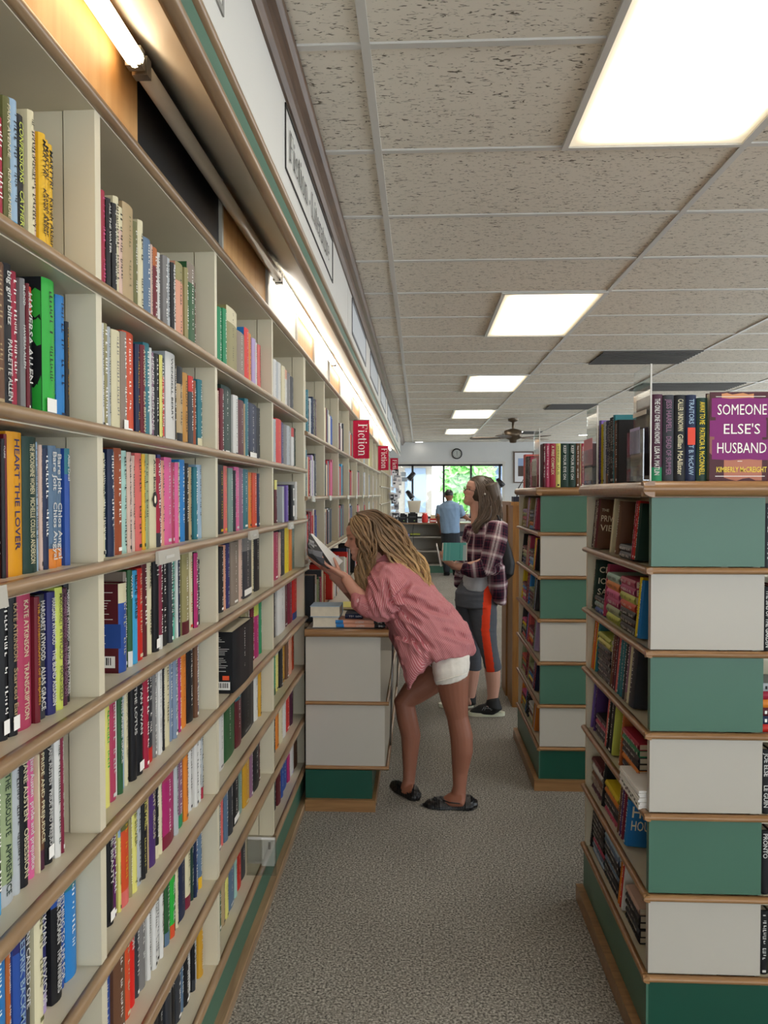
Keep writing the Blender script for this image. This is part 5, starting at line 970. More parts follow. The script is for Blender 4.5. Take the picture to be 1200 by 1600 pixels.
def mesh_obj(name, v, f, mat, parent, colfn=None, uvwfn=None, top=False):
    org = Vector(parent['_o']) if parent is not None else Vector((sum(p.x for p in v)/len(v), sum(p.y for p in v)/len(v), min(p.z for p in v)))
    me = bpy.data.meshes.new(name); me.from_pydata([tuple(p-org) for p in v], [], f); me.materials.append(mat); me.polygons.foreach_set('use_smooth', [True]*len(f))
    if colfn:
        ca = me.color_attributes.new('Col', 'FLOAT_COLOR', 'POINT'); buf = []
        for p in v: buf += (*colfn(p), 1.0)
        ca.data.foreach_set('color', buf)
    if uvwfn:
        at_ = me.attributes.new('uvw', 'FLOAT_VECTOR', 'POINT'); buf = []
        for p in v: buf += list(uvwfn(p))
        at_.data.foreach_set('vector', buf)
    o = bpy.data.objects.new(name, me); COL.objects.link(o)
    if parent is not None: o.parent = parent
    else: o.location = org
    o['_o'] = tuple(org); return o
def normals(v, f):
    nn = [Vector() for _ in v]
    for q in f:
        a = (v[q[1]]-v[q[0]]).cross(v[q[2]]-v[q[0]])
        for i in q: nn[i] += a
    return [x.normalized() for x in nn]
def wrinkle(v, f, amp, dirs, seed=0, mask=None):
    """cloth folds: ridged noise stretched along given directions"""
    nn = normals(v, f); out = []
    for p, n_ in zip(v, nn):
        d = 0
        for (ax, fl, fc, w) in dirs:
            a = Vector(ax).normalized(); t = p.dot(a); q = p-a*t
            x = noise.noise(q*fc+a*t*fl+Vector((seed, seed*2, 0))); d += w*(1-abs(x)*2.4)
        k = mask(p) if mask else 1
        out.append(p+n_*(d-.35)*amp*k)
    return out
def head_rings(W2L, s_=1.0, H=.225, mb=None, n=40, jaw=1.0):
    """head facing local +x; W2L maps local to world"""
    def ip(tab, t):
        for (a, x), (b_, y) in zip(tab, tab[1:]):
            if t <= b_: u = (t-a)/(b_-a); u = u*u*(3-2*u)*.5+u*.5; return x+(y-x)*u
        return tab[-1][1]
    front = [(0, .060), (.04, .078), (.10, .083), (.17, .077), (.215, .085), (.25, .081), (.285, .087), (.33, .083), (.44, .086), (.52, .083), (.60, .091), (.75, .090), (.87, .072), (.95, .045), (1, .01)]
    back = [(0, .03), (.08, -.005), (.2, -.045), (.32, -.078), (.5, -.100), (.7, -.102), (.85, -.085), (.95, -.052), (1, -.01)]
    wid = [(0, .018), (.06, .034), (.15, .047), (.3, .060), (.45, .067), (.6, .073), (.75, .072), (.88, .055), (.96, .03), (1, .006)]
    nose = [(0, 0), (.33, 0), (.355, .018), (.385, .027), (.42, .022), (.50, .009), (.56, .003), (.6, 0), (1, 0)]
    rings = []
    for j in range(47):
        t = j/46; f_, b_, w = ip(front, t), ip(back, t), ip(wid, t)*jaw; c = (f_+b_)/2; a = (f_-b_)/2; ring = []
        for k in range(n):
            th = 2*pi*k/n; cx, sy = cos(th), sin(th); x = c+a*math.copysign(abs(cx)**.85, cx); y = w*math.copysign(abs(sy)**.92, sy)
            if cx > 0:
                x += ip(nose, t)*math.exp(-(y/.0115)**2)
                x -= .010*math.exp(-((abs(y)-.033)/.013)**2-((t-.515)/.045)**2)
                x += .004*math.exp(-((abs(y)-.03)/.02)**2-((t-.60)/.03)**2)
                x -= .003*math.exp(-(y/.02)**2-((t-.262)/.010)**2)
                x += .004*math.exp(-((abs(y)-.045)/.018)**2-((t-.40)/.08)**2)
            ring.append(W2L(Vector((x, y, t*H))*s_))
        rings.append(ring)
    loft_rings(mb, rings, cap=False)
    for sg in (1, -1):
        b = MB(); b.sphere((-.012*s_, sg*.072*s_, .108*s_), (.016*s_, .008*s_, .030*s_), 12, 8); mb.add([W2L(Vector(q)) for q in b.v], b.f, smooth=True)
def frame_of(loc, fwd, up):
    f = Vector(fwd).normalized(); u = Vector(up); u = (u-f*u.dot(f)).normalized(); l = u.cross(f); loc = Vector(loc)
    to = lambda q: loc+f*q.x+l*q.y+u*q.z
    inv = lambda p: Vector(((p-loc).dot(f), (p-loc).dot(l), (p-loc).dot(u)))
    return to, inv
def face_col(base, inv, s_, hairc=None, lash=True):
    lip, brow = lin('#b0645c'), lin('#6b4c36')
    def mixc(a, b, k): return tuple(x+(y-x)*k for x, y in zip(a, b))
    def f(p):
        q = inv(p)/s_; c = base
        if -.02 < q.z < .25 and q.x > -.11 and abs(q.y) < .1:
            t = q.z/.225
            if q.x > .03:
                c = mixc(c, lin('#c9806c'), .35*math.exp(-((abs(q.y)-.04)/.02)**2-((t-.4)/.08)**2))
                c = mixc(c, lin('#c97f6a'), .4*math.exp(-(q.y/.015)**2-((t-.38)/.04)**2))
                c = mixc(c, lip, .85*math.exp(-(q.y/.024)**4-((t-.252)/.036)**4))
                c = mixc(c, lin('#5f2d2a'), .7*math.exp(-(q.y/.024)**4-((t-.262)/.008)**2))
                c = mixc(c, brow, .8*math.exp(-((abs(q.y)-.035)/.02)**4-((t-.60)/.018)**2))
                e = math.exp(-((abs(q.y)-.034)/.013)**4-((t-.512)/.022)**4); c = mixc(c, lin('#4a342c') if lash else lin('#e6dcd4'), .75*e)
                if not lash: c = mixc(c, lin('#2c221c'), math.exp(-((abs(q.y)-.036)/.006)**4-((t-.515)/.022)**4)); c = mixc(c, lin('#3a2a22'), .8*math.exp(-((abs(q.y)-.034)/.015)**4-((t-.535)/.008)**2))
        return c
    return f
def hand(mb, wrist, direc, palm_n, side, curl, Lh=.17, thumb_dir=None, spread=1.0, r=1.0):
    """palm box plus five separate fingers; direc from wrist to knuckles, palm_n out of the palm, side +1/-1 puts the thumb"""
    w = Vector(wrist); d = Vector(direc).normalized(); n_ = Vector(palm_n); n_ = (n_-d*n_.dot(d)).normalized(); s_ = d.cross(n_)*side; k = Lh/.17
    rings = []
    for t, hw, ht in ((-.01, .024, .018), (.02, .028, .016), (.05, .036, .014), (.08, .039, .012), (.092, .036, .010)):
        c = w+d*t*k; rings.append([c+s_*hw*k*cos(2*pi*i/16)+n_*ht*k*sin(2*pi*i/16) for i in range(16)])
    loft_rings(mb, rings)
    for i, (off, L) in enumerate(((.029, .072), (.010, .080), (-.010, .075), (-.028, .060))):
        p_ = w+d*.085*k+s_*off*k; dd = d+s_*off*3*spread; dd.normalize(); path = [p_-dd*.015*k, p_]; ang = 0
        for seg, fr in enumerate((.45, .31, .24)):
            ang += radians(curl[seg] if hasattr(curl, '__len__') else curl); v = dd*cos(ang)+n_*sin(ang); path.append(path[-1]+v*L*fr*k)
        mb.tube(path, [.0085*k*r, .0085*k*r, .008*k*r, .0072*k*r, .0052*k*r], 10)
        mb.sphere(path[-1], .0056*k*r, 8, 6)
    td = Vector(thumb_dir).normalized() if thumb_dir is not None else (s_*.75+d*.6+n_*.35).normalized()
    p_ = w+d*.022*k+s_*.020*k; mb.tube([p_, p_+td*.032*k, p_+td*.058*k+d*.004, p_+td*.080*k+d*.008], [.013*k, .0105*k, .009*k, .0065*k], 10); mb.sphere(p_+td*.080*k+d*.008, .0067*k, 8, 6)
# cloth materials -------------------------------------------------
def stripes(name, base, line, per, width, axis=0, rough=.8):
    m, nt, p = new(name); p.inputs['Roughness'].default_value = rough; p.inputs['Specular IOR Level'].default_value = .2
    a = N(nt, 'ShaderNodeAttribute', attribute_name='uvw'); s_ = N(nt, 'ShaderNodeSeparateXYZ'); nt.links.new(a.outputs['Vector'], s_.inputs[0])
    w = N(nt, 'ShaderNodeMath', operation='PINGPONG', i_1=per/2); nt.links.new(s_.outputs[axis], w.inputs[0])
    mr = N(nt, 'ShaderNodeMapRange', interpolation_type='SMOOTHSTEP'); mr.inputs['From Min'].default_value = width*.7; mr.inputs['From Max'].default_value = width*1.3; nt.links.new(w.outputs[0], mr.inputs['Value'])
    mx = N(nt, 'ShaderNodeMix', data_type='RGBA'); mx.inputs[6].default_value = (*lin(line), 1); mx.inputs[7].default_value = (*lin(base), 1); nt.links.new(mr.outputs[0], mx.inputs[0]); nt.links.new(mx.outputs[2], p.inputs['Base Color']); return m
M_stripe = stripes('red_white_stripe', '#b5636a', '#d3a5a4', .0066, .0010)
def plaid(name):
    m, nt, p = new(name); p.inputs['Roughness'].default_value = .9; p.inputs['Specular IOR Level'].default_value = .1
    a = N(nt, 'ShaderNodeAttribute', attribute_name='uvw'); s_ = N(nt, 'ShaderNodeSeparateXYZ'); nt.links.new(a.outputs['Vector'], s_.inputs[0])
    def rampax(ax, per):
        w = N(nt, 'ShaderNodeMath', operation='PINGPONG', i_1=per/2); nt.links.new(s_.outputs[ax], w.inputs[0])
        mr = N(nt, 'ShaderNodeMapRange'); mr.inputs['From Max'].default_value = per/2; nt.links.new(w.outputs[0], mr.inputs['Value'])
        r = N(nt, 'ShaderNodeValToRGB'); e = r.color_ramp.elements; e[0].position = 0; e[0].color = (*lin('#efe4e2'), 1); e[1].position = 1; e[1].color = (*lin('#2a1e2a'), 1)
        for pos, c_ in ((.1, '#d8c5c8'), (.22, '#8a6470'), (.34, '#8f6a74'), (.46, '#33222e'), (.62, '#2c2030'), (.68, '#7a3040'), (.74, '#2c2030')): x = e.new(pos); x.color = (*lin(c_), 1)
        nt.links.new(mr.outputs[0], r.inputs[0]); return r
    r1, r2 = rampax(0, .105), rampax(1, .115); mx = N(nt, 'ShaderNodeMix', data_type='RGBA'); mx.inputs[0].default_value = .5; nt.links.new(r1.outputs[0], mx.inputs[6]); nt.links.new(r2.outputs[0], mx.inputs[7]); nt.links.new(mx.outputs[2], p.inputs['Base Color']); return m
M_plaid = plaid('purple_white_plaid')
def axis_uvw(axes):
    """(p0, p1) bones: u runs round the nearest bone, v along it"""
    A = [(Vector(a), Vector(b), r) for a, b, r in axes]
    def f(p):
        best = None
        for a, b, r in A:
            d = b-a; t = max(0, min(1, (p-a).dot(d)/d.dot(d))); q = (p-a-d*t).length/r
            if best is None or q < best[0]: best = (q, a, d.normalized(), r)
        _, a, d, r = best; ref = Vector((0, 1, 0)); ref = (ref-d*ref.dot(d)).normalized(); w = d.cross(ref); rel = p-a
        return (math.atan2(rel.dot(w), rel.dot(ref))*r, rel.dot(d), 0)
    return f
def strands(guides, count, steps, r0, wave, cols, seed, Ymix, mb):
    clump = wave > 2.5
    """hair locks between two guide curves (photo px) A and B, Y ranges given per end"""
    rn = random.Random(seed)
    def samp(g, t):
        x = t*(len(g)-1); i = min(int(x), len(g)-2); u = x-i
        p0, p1, p2, p3 = g[max(i-1, 0)], g[i], g[i+1], g[min(i+2, len(g)-1)]
        return [.5*(2*b+(c-a)*u+(2*a-5*b+4*c-d)*u*u+(3*b-a-3*c+d)*u*u*u) for a, b, c, d in zip(p0, p1, p2, p3)]
    A, B = guides
    for i in range(count):
        s_ = rn.random(); ph, ph2, fr = (math.floor(s_*13)*2.6+rn.uniform(-.35, .35) if clump else rn.uniform(0, 6.3)), (math.floor(s_*13)*2.3+rn.uniform(-.4, .4) if clump else rn.uniform(0, 6.3)), (rn.uniform(5.6, 5.9)+.5*((math.floor(s_*13)*5) % 4)/3 if wave > 2.5 else rn.uniform(2.2, 3)); off = rn.gauss(0, 1); oy = rn.uniform(-1, 1); path, cc, rad = [], [], []; Lt = rn.uniform(.88, 1.03); tint = rn.uniform(.85, 1.15)*(.8+.4*((math.floor(s_*13)*7) % 5)/4 if clump else rn.uniform(.85, 1.1))
        for j in range(steps+1):
            t = j/steps*Lt; t = min(t, 1.03); a = samp(A, min(t, 1)); b = samp(B, min(t, 1)); se = s_+((math.floor(s_*13)+.5)/13-s_)*min(1, t*1.6)*.75 if clump else s_; x = a[0]+(b[0]-a[0])*se; y = a[1]+(b[1]-a[1])*se; Y = a[2]+(b[2]-a[2])*se
            k = wave*min(1, t*1.5)*(.7+.3*t); x += sin(t*fr*6.28*.5+ph)*k+off*.8*t; y += cos(t*fr*6.28*.5+ph2)*k*.45
            p_ = at(x, y, Y+oy*Ymix*(.25+.75*t)*(.7 if clump else 1)+sin(t*fr*3+ph2)*wave*.0012); path.append(p_); rad.append(r0*rn.uniform(.9, 1.1)*(1-.72*max(0, t-.35)/.65)*(.6+.4*min(1, t*6)))
            u = min(1, max(0, t)); k2 = u*(len(cols)-1); q = min(int(k2), len(cols)-2); w = k2-q; cc.append(tuple((c1+(c2-c1)*w)*tint for c1, c2 in zip(cols[q], cols[q+1])))
        mb.tube(path, rad, 6, cols=cc, flat=.7)
PX = F
# ------------------------------------------------ the woman leaning over the counter
YC = 3.80
W1 = empty('person', (at(700, 1262, 3.70).x, 3.72, 0)); tag(W1, 'woman with long wavy blond hair in pink striped shirt leaning over the counter reading', 'person')
skin = lin('#cc9680')
body = MB()
hd = at(576, 875, 3.79)       # base of the chin line
to1, inv1 = frame_of(hd, (-1, -.02, -.13), (-.13, 0, 1))
head_rings(to1, 1.0, .222, body)
limb(body, [(580, 862), (594, 880), (606, 900)], [3.79, 3.79, 3.80], [30, 32, 44])              # neck
limb(body, [(603, 900), (636, 935), (676, 985), (702, 1030)], 3.81, [34, 54, 62, 60], 1.4)    # trunk under the shirt
# standing (near) leg
limb(body, [(706, 1020), (707, 1060), (710, 1090), (715, 1120), (721, 1150), (722, 1175), (719, 1205), (718, 1228), (716, 1243)], [3.72, 3.71, 3.71, 3.71, 3.71, 3.71, 3.71, 3.70, 3.70], [52, 53, 44, 33.5, 36, 34, 25, 21, 24], 1.0, 20)
# stepping (far) leg
limb(body, [(692, 1040), (668, 1066), (645, 1083), (632, 1098), (636, 1122), (642, 1150), (641, 1175), (640, 1200), (639, 1218), (636, 1234)], [3.88, 3.90, 3.90, 3.89, 3.88, 3.88, 3.87, 3.86, 3.85, 3.84], [50, 46, 40, 34, 32, 31, 26, 21, 19, 22], 1.0, 20)
# feet inside the shoes
limb(body, [(722, 1248), (706, 1250), (690, 1256), (672, 1260)], 3.70, [26, 22, 14, 8], 1.5)
limb(body, [(642, 1236), (630, 1233), (620, 1229), (614, 1226)], [3.82, 3.85, 3.89, 3.92], [24, 20, 15, 10], 1.5)
# near forearm and hand
limb(body, [(598, 958), (582, 948), (566, 936), (552, 920), (541, 904)], [3.66, 3.66, 3.67, 3.68, 3.69], [30, 29, 26, 19.5, 16.5], .9)
wr = at(537, 899, 3.695); kn = at(517, 889, 3.70)
hand(body, wr, kn-wr, Vector((.25, .35, .9)), 1, (14, 22, 18), .165, thumb_dir=Vector((-.25, -.1, .95)))
# far arm under the book
limb(body, [(598, 905), (590, 940), (584, 960)], [3.98, 4.0, 3.98], [34, 32, 30]); limb(body, [(584, 960), (560, 935), (532, 908), (520, 898)], [3.98, 3.95, 3.90, 3.87], [28, 25, 18, 16], .9)
wr2 = at(514, 892, 3.86); hand(body, wr2, Vector((-.75, -.1, .5)), Vector((.3, 0, .9)), -1, (12, 18, 16), .165)
v, f = fuse(body, .0036, 2); fc = face_col(skin, inv1, 1.0)
def w1col(p):
    c = fc(p)
    if p.z < 1.0: c = tuple(a*b for a, b in zip(c, (.46, .36, .31)))      # darker skin low on the body
    return c
mesh_obj('body', v, f, M_skin, W1, w1col)
# shorts
b = MB(); loft_rings(b, [section(p, q, 3.79, t, 28) for p, q, t in (((660, 990), (722, 985), .12), ((664, 1010), (730, 1006), .14))])
loft_rings(b, [section(p, q, Y, t, 24, .9) for p, q, Y, t in (((674, 1008), (728, 1005), 3.74, .085), ((674, 1028), (734, 1024), 3.72, .09), ((676, 1048), (734, 1040), 3.71, .092), ((680, 1068), (731, 1054), 3.71, .09))], cap=False)
loft_rings(b, [section(p, q, Y, t, 24, .9) for p, q, Y, t in (((660, 1010), (712, 1020), 3.86, .085), ((652, 1025), (692, 1046), 3.88, .085))], cap=False)
v, f = fuse(b, .005, 2); v = wrinkle(v, f, .0035, [((.2, 0, 1), 6, 22, .7), ((1, 0, .3), 8, 30, .4)], 3)
mesh_obj('shorts', v, f, plain('white_denim', '#e6e1d8', .85, .03, 60, .3), W1)
b = MB()
for y0_, p0, p1 in ((3.612, (681, 1066), (730, 1052)),): b.tube([at(p0[0]+(p1[0]-p0[0])*t+0, p0[1]+(p1[1]-p0[1])*t, 3.628-.012*sin(pi*t)) for t in (0, .25, .5, .75, 1)], .0035, 6)
b.build('shorts_hem', MATS['white_denim'], W1)
# shirt
b = MB()
loft_rings(b, [section(p, q, Y, t, 32, .95) for p, q, Y, t in (((585, 893), (617, 866), 3.80, .075), ((586, 908), (640, 878), 3.80, .14), ((592, 930), (664, 902), 3.80, .185), ((598, 952), (690, 932), 3.80, .195), ((603, 972), (713, 957), 3.80, .195), ((610, 993), (730, 978), 3.80, .19), ((618, 1010), (740, 1000), 3.79, .185), ((628, 1020), (741, 1016), 3.79, .182), ((636, 1022), (739, 1017), 3.79, .176))], cap=True)
loft_rings(b, [section(p, q, Y, t, 24, .9) for p, q, Y, t in (((612, 990), (690, 1000), 3.76, .17), ((621, 1016), (688, 1022), 3.755, .165), ((629, 1040), (668, 1036), 3.75, .155), ((635, 1060), (650, 1054), 3.75, .14), ((638, 1066), (643, 1064), 3.75, .12))], cap=True)
# near sleeve
loft_rings(b, [section(p, q, Y, t, 24) for p, q, Y, t in (((586, 884), (628, 888), 3.69, .075), ((578, 902), (636, 912), 3.66, .085), ((574, 925), (634, 934), 3.645, .085), ((570, 944), (624, 952), 3.64, .08), ((572, 958), (614, 964), 3.645, .07))])
loft_rings(b, [section(p, q, Y, t, 20) for p, q, Y, t in (((600, 940), (604, 968), 3.65, .065), ((580, 934), (582, 967), 3.65, .066), ((566, 928), (564, 960), 3.66, .064), ((556, 925), (553, 950), 3.67, .056))])
# far sleeve
limb(b, [(604, 895), (592, 935), (585, 962)], [3.95, 3.99, 3.99], [50, 52, 44], .9); limb(b, [(588, 960), (568, 944)], [3.98, 3.96], [42, 36], .9)
v, f = fuse(b, .0055, 3)
sh = at(612, 895, 3.66)
def msk(p): return .75+.5*noise.noise(p*7)
v = wrinkle(v, f, .015, [((.75, 0, -.65), 3.5, 13, .75), ((.5, .1, -.85), 5, 26, .45), ((.9, 0, .3), 5, 20, .35)], 1.7, msk)
def crease(v, f, lines):
    nn = normals(v, f); out = []
    L = [(at(*a, Y), at(*c, Y), w, d) for a, c, Y, w, d in lines]
    for p, n_ in zip(v, nn):
        q = p.copy()
        if n_.y < .3:
            for a, c, w, d in L:
                ax = Vector((c.x-a.x, 0, c.z-a.z)); r = Vector((p.x-a.x, 0, p.z-a.z)); t = r.dot(ax)/ax.dot(ax)
                if -.1 < t < 1.1:
                    e = (r-ax*t).length/w
                    if e < 3: q += n_*(-1.5*d*math.exp(-e*e)+d*.9*math.exp(-(e-1.8)**2))*max(0, min(1, (1.1-t)*4))*max(0, min(1, (t+.1)*4))
        out.append(q)
    return out
v = crease(v, f, [((612, 940), (655, 975), 3.62, .012, .016), ((616, 950), (640, 1000), 3.62, .012, .012), ((612, 938), (640, 912), 3.62, .011, .014), ((602, 905), (612, 945), 3.6, .010, .010), ((636, 968), (672, 1012), 3.62, .011, .010), ((622, 928), (668, 948), 3.62, .013, .012),
    ((580, 930), (592, 962), 3.58, .008, .008), ((560, 932), (556, 952), 3.6, .006, .004), ((640, 985), (662, 1020), 3.62, .010, .008), ((660, 950), (710, 965), 3.62, .012, .009), ((690, 985), (738, 1005), 3.62, .011, .008), ((575, 900), (590, 925), 3.58, .007, .007)])
T0, T1 = at(605, 885, 3.80), at(690, 1020, 3.79); S0, S1 = at(604, 890, 3.66), at(594, 962, 3.64); C0, C1 = at(600, 954, 3.65), at(556, 938, 3.66); R0, R1 = at(604, 895, 3.95), at(588, 960, 3.98)
mesh_obj('shirt', v, f, M_stripe, W1, None, axis_uvw([(T0, T1, .17), (S0, S1, .07), (C0, C1, .06), (R0, R1, .08)]))
# rolled cuff and collar
b = MB(); b.tube([at(562, 927, 3.665), at(559, 939, 3.605), at(555, 951, 3.665), at(558, 939, 3.725), at(562, 927, 3.665)], .008, 8); b.build('rolled_cuff', M_stripe, W1)
bb = bpy.data.objects[-1] if False else None
b = MB(); 
for s_ in (-1, 1):
    pts = [at(612, 862, 3.80+s_*.02), at(600, 866, 3.80+s_*.06), at(588, 876, 3.80+s_*.075), at(582, 888, 3.80+s_*.05)]; low = [q+Vector((.012, s_*.02, -.035)) for q in pts]
    b.add([tuple(q) for q in pts+low]+[tuple(q+Vector((.003, s_*.003, 0))) for q in pts+low], [(i, i+1, i+5, i+4) for i in range(3)]+[(i+8, i+9, i+13, i+12) for i in range(3)]+[(0, 1, 9, 8), (1, 2, 10, 9), (2, 3, 11, 10), (4, 5, 13, 12), (5, 6, 14, 13), (6, 7, 15, 14)], smooth=True)
b.build('collar', plain('pink_collar_cloth', '#c47a80', .85, .04, 200), W1)
# hair
hb = MB(); brown, mid, blond, tip_ = lin('#6a5240'), lin('#997a5a'), lin('#c4a06e'), lin('#d8b478')
hb2 = MB(); bb = MB(); bb.sphere((0, 0, 0), (.109, .083, .112), 24, 16); hb2.add([to1(Vector(q)*1.0+Vector((-.014, 0, .128))) for q in bb.v], bb.f)
bk = MB(); limb(bk, [(585, 818), (604, 842), (618, 866), (636, 888), (652, 904)], [3.80]*5, [44, 50, 44, 34, 22], 1.1); hb2.add(bk.v, bk.f)
bk = MB(); limb(bk, [(572, 822), (572, 850), (572, 880), (569, 905), (566, 920)], [3.735, 3.73, 3.725, 3.72, 3.72], [20, 20, 22, 20, 12], .7); hb2.add(bk.v, bk.f)
v, f = fuse(hb2, .005, 3)
keep = [i for i, p in enumerate(v) if True]
def inface(p):
    q = inv1(p); return q.x > .050-.25*max(0, q.z-.13) and q.z < .19-.0 and q.x > .05-.9*max(0, .0) and abs(q.y) < .09 and (q.z < .175 or q.x > .085)
ok = [not inface(p) for p in v]; f2 = [q for q in f if all(ok[i] for i in q)]; rm = {}; vv = []
for q in f2:
    for i in q:
        if i not in rm: rm[i] = len(vv); vv.append(v[i])
f2 = [tuple(rm[i] for i in q) for q in f2]
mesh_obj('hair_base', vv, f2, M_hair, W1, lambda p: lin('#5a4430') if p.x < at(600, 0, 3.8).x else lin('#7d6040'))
tone1 = [brown, lin('#6d543a'), mid, blond, tip_]; tone2 = [lin('#9a7d58'), mid, lin('#7d6042'), lin('#8a6c48'), lin('#a08058')]
# back fall: near side, crown, far side
strands(([(560, 803, 3.715), (584, 818, 3.692), (590, 850, 3.69), (612, 874, 3.70), (632, 896, 3.70), (650, 916, 3.71)], [(556, 801, 3.78), (588, 797, 3.78), (620, 815, 3.77), (643, 848, 3.76), (662, 882, 3.75), (674, 914, 3.75)]), 480, 26, .0036, 7.0, tone1, 5, .03, hb)
strands(([(556, 801, 3.80), (588, 797, 3.81), (620, 815, 3.82), (641, 848, 3.82), (658, 882, 3.82), (668, 906, 3.82)], [(562, 806, 3.88), (590, 822, 3.89), (605, 850, 3.90), (622, 876, 3.90), (638, 896, 3.89), (652, 912, 3.88)]), 220, 18, .004, 7.5, tone1, 6, .02, hb)
# front locks beside the face
strands(([(547, 811, 3.745), (548, 826, 3.70), (560, 844, 3.688), (564, 868, 3.685), (558, 895, 3.685), (559, 928, 3.685)], [(560, 801, 3.75), (578, 812, 3.685), (584, 842, 3.682), (586, 868, 3.685), (581, 895, 3.685), (578, 928, 3.685)]), 260, 20, .0034, 7.0, tone2, 8, .018, hb)
strands(([(549, 812, 3.85), (552, 828, 3.87), (566, 846, 3.88), (570, 880, 3.89), (568, 915, 3.90)], [(562, 803, 3.82), (582, 814, 3.88), (588, 846, 3.89), (590, 880, 3.90), (584, 915, 3.91)]), 100, 18, .004, 6.0, tone2, 9, .015, hb)
hb.build('hair_locks', M_hair, W1)
# shoes: quilted flats with bow
def flat_shoe(pts, Ys, wds, dep, open_, nm):
    b = MB(); limb(b, pts, Ys, wds, dep, 20); v, f = fuse(b, .003, 2); zmin = min(p.z for p in v)
    v = [Vector((p.x, p.y, max(p.z, .004))) for p in v]; v = [p+Vector((0, 0, 0)) for p in v]
    n_ = normals(v, f); v = [p+q*(.0008*(1 if (math.floor((p.x+p.z)*90)+math.floor((p.x-p.z)*90)) % 2 else -1)) for p, q in zip(v, n_)]
    return mesh_obj(nm, v, f, plain('black_leather', '#121214', .38, .1, 40) if 'black_leather' not in MATS else MATS['black_leather'], W1)
flat_shoe([(741, 1255), (736, 1255), (728, 1256), (708, 1259), (688, 1257), (670, 1259), (661, 1261)], 3.70, [14, 24, 26, 21, 24, 18, 8], 1.55, None, 'shoe')
limb_p = [(653, 1243), (649, 1242), (642, 1240), (630, 1235), (619, 1229), (612, 1226)]
flat_shoe(limb_p, [3.785, 3.795, 3.81, 3.85, 3.89, 3.93], [16, 25, 29, 24, 21, 13], 1.3, None, 'shoe')
b = MB()
for s_ in (-1, 1): b.tube([at(684, 1249, 3.70), at(684+s_*5, 1245, 3.69), at(684+s_*8, 1250, 3.69), at(684, 1250, 3.70)], .003, 6); b.tube([at(684, 1249, 3.70), at(684+s_*3, 1254, 3.66)], .0022, 6)
b.tube([at(744, 1249, 3.70), at(722, 1256, 3.645), at(702, 1254, 3.645), at(690, 1249, 3.68)], .003, 6)
b.build('shoe_bow', MATS['black_leather'], W1)
# the open book she holds
t = empty('open_book', at(505, 878, 3.75)); tag(t, 'open paperback with black photo cover held up by the leaning woman', 'book')
q = lambda x, y, Y: at(x, y, Y)
c1, c2, c3, c4 = q(482, 838, 3.68), q(523, 892, 3.64), q(481, 868, 3.92), q(490, 880, 3.90)
# cover board seen from outside (black), page block behind it to the right
b = MB(); ctop, cbot = q(485, 834, 3.72), q(522, 890, 3.72); ftop, fbot = q(470, 852, 3.60), q(508, 902, 3.60)
A0, B0 = q(484, 834, 3.74), q(522, 890, 3.72); A1, B1 = q(478, 852, 3.66), q(500, 886, 3.66)
cov = [A0, B0, q(512, 889, 3.64), q(496, 880, 3.62), q(481, 868, 3.64), q(480, 850, 3.68)]
b.add([tuple(p) for p in cov]+[tuple(p+Vector((.002, .003, .002))) for p in cov], [(0, 5, 4, 3, 2, 1), (6, 7, 8, 9, 10, 11)]+[(i, (i+1) % 6, (i+1) % 6+6, i+6) for i in range(6)], lin('#17171a'))
art = [(.25, .3, .5, .25), (.5, .45, .75, .35), (.4, .6, .6, .75)]
for (x0, y0_, x1, y1_, cc) in ((483, 850, 496, 846, '#8d8d90'), (486, 858, 505, 866, '#77777c'), (484, 842, 492, 850, '#a9a9ac'), (492, 868, 508, 876, '#4a4a50'), (482, 856, 490, 864, '#606066')):
    b.add([tuple(q(x, y, 3.66-.0015*0)+Vector((-.002, -.012, 0))) for x, y in ((x0, y0_), (x1, y0_+4), (x1, y1_+6), (x0+2, y1_))], [(0, 1, 2, 3)], lin(cc))
b.build('cover', M_col, t)
b = MB(); tipR = q(536, 877, 3.78); pg = [A0+Vector((.003, .004, 0)), tipR, B0+Vector((.003, .002, 0))]
for k in range(5): e = Vector((.0012*k, .006*k, .0)); tp = q(536-k*1.5, 877-k, 3.78+.01*k); b.add([tuple(A0+e+Vector((.003, .004, 0))), tuple(tp), tuple(B0+e+Vector((.003, .003, 0))), tuple(A0+e+Vector((.003, .009, 0))), tuple(tp+Vector((0, .005, 0))), tuple(B0+e+Vector((.003, .008, 0)))], [(0, 2, 1), (3, 4, 5), (0, 1, 4, 3), (1, 2, 5, 4), (2, 0, 3, 5)], lin('#e9e8e4'))
b.build('pages', M_col, t)
# ------------------------------------------------ the woman in the plaid shirt
Y2 = 5.28
W2_ = empty('person', (at(762, 1118, 5.24).x, 5.26, 0)); tag(W2_, 'brown-haired woman with glasses in plaid shirt and grey leggings, looking up', 'person')
skin2 = lin('#d3a18c'); body = MB(); hd2 = at(740, 792, Y2)
to2, inv2 = frame_of(hd2, (-1, -.12, .26), (.26, 0, 1)); head_rings(to2, .92, .222, body)
limb(body, [(745, 782), (748, 800), (752, 815)], Y2, [24, 25, 34]); limb(body, [(757, 818), (759, 860), (756, 900), (748, 930)], Y2+.02, [30, 36, 34, 40], 1.3)
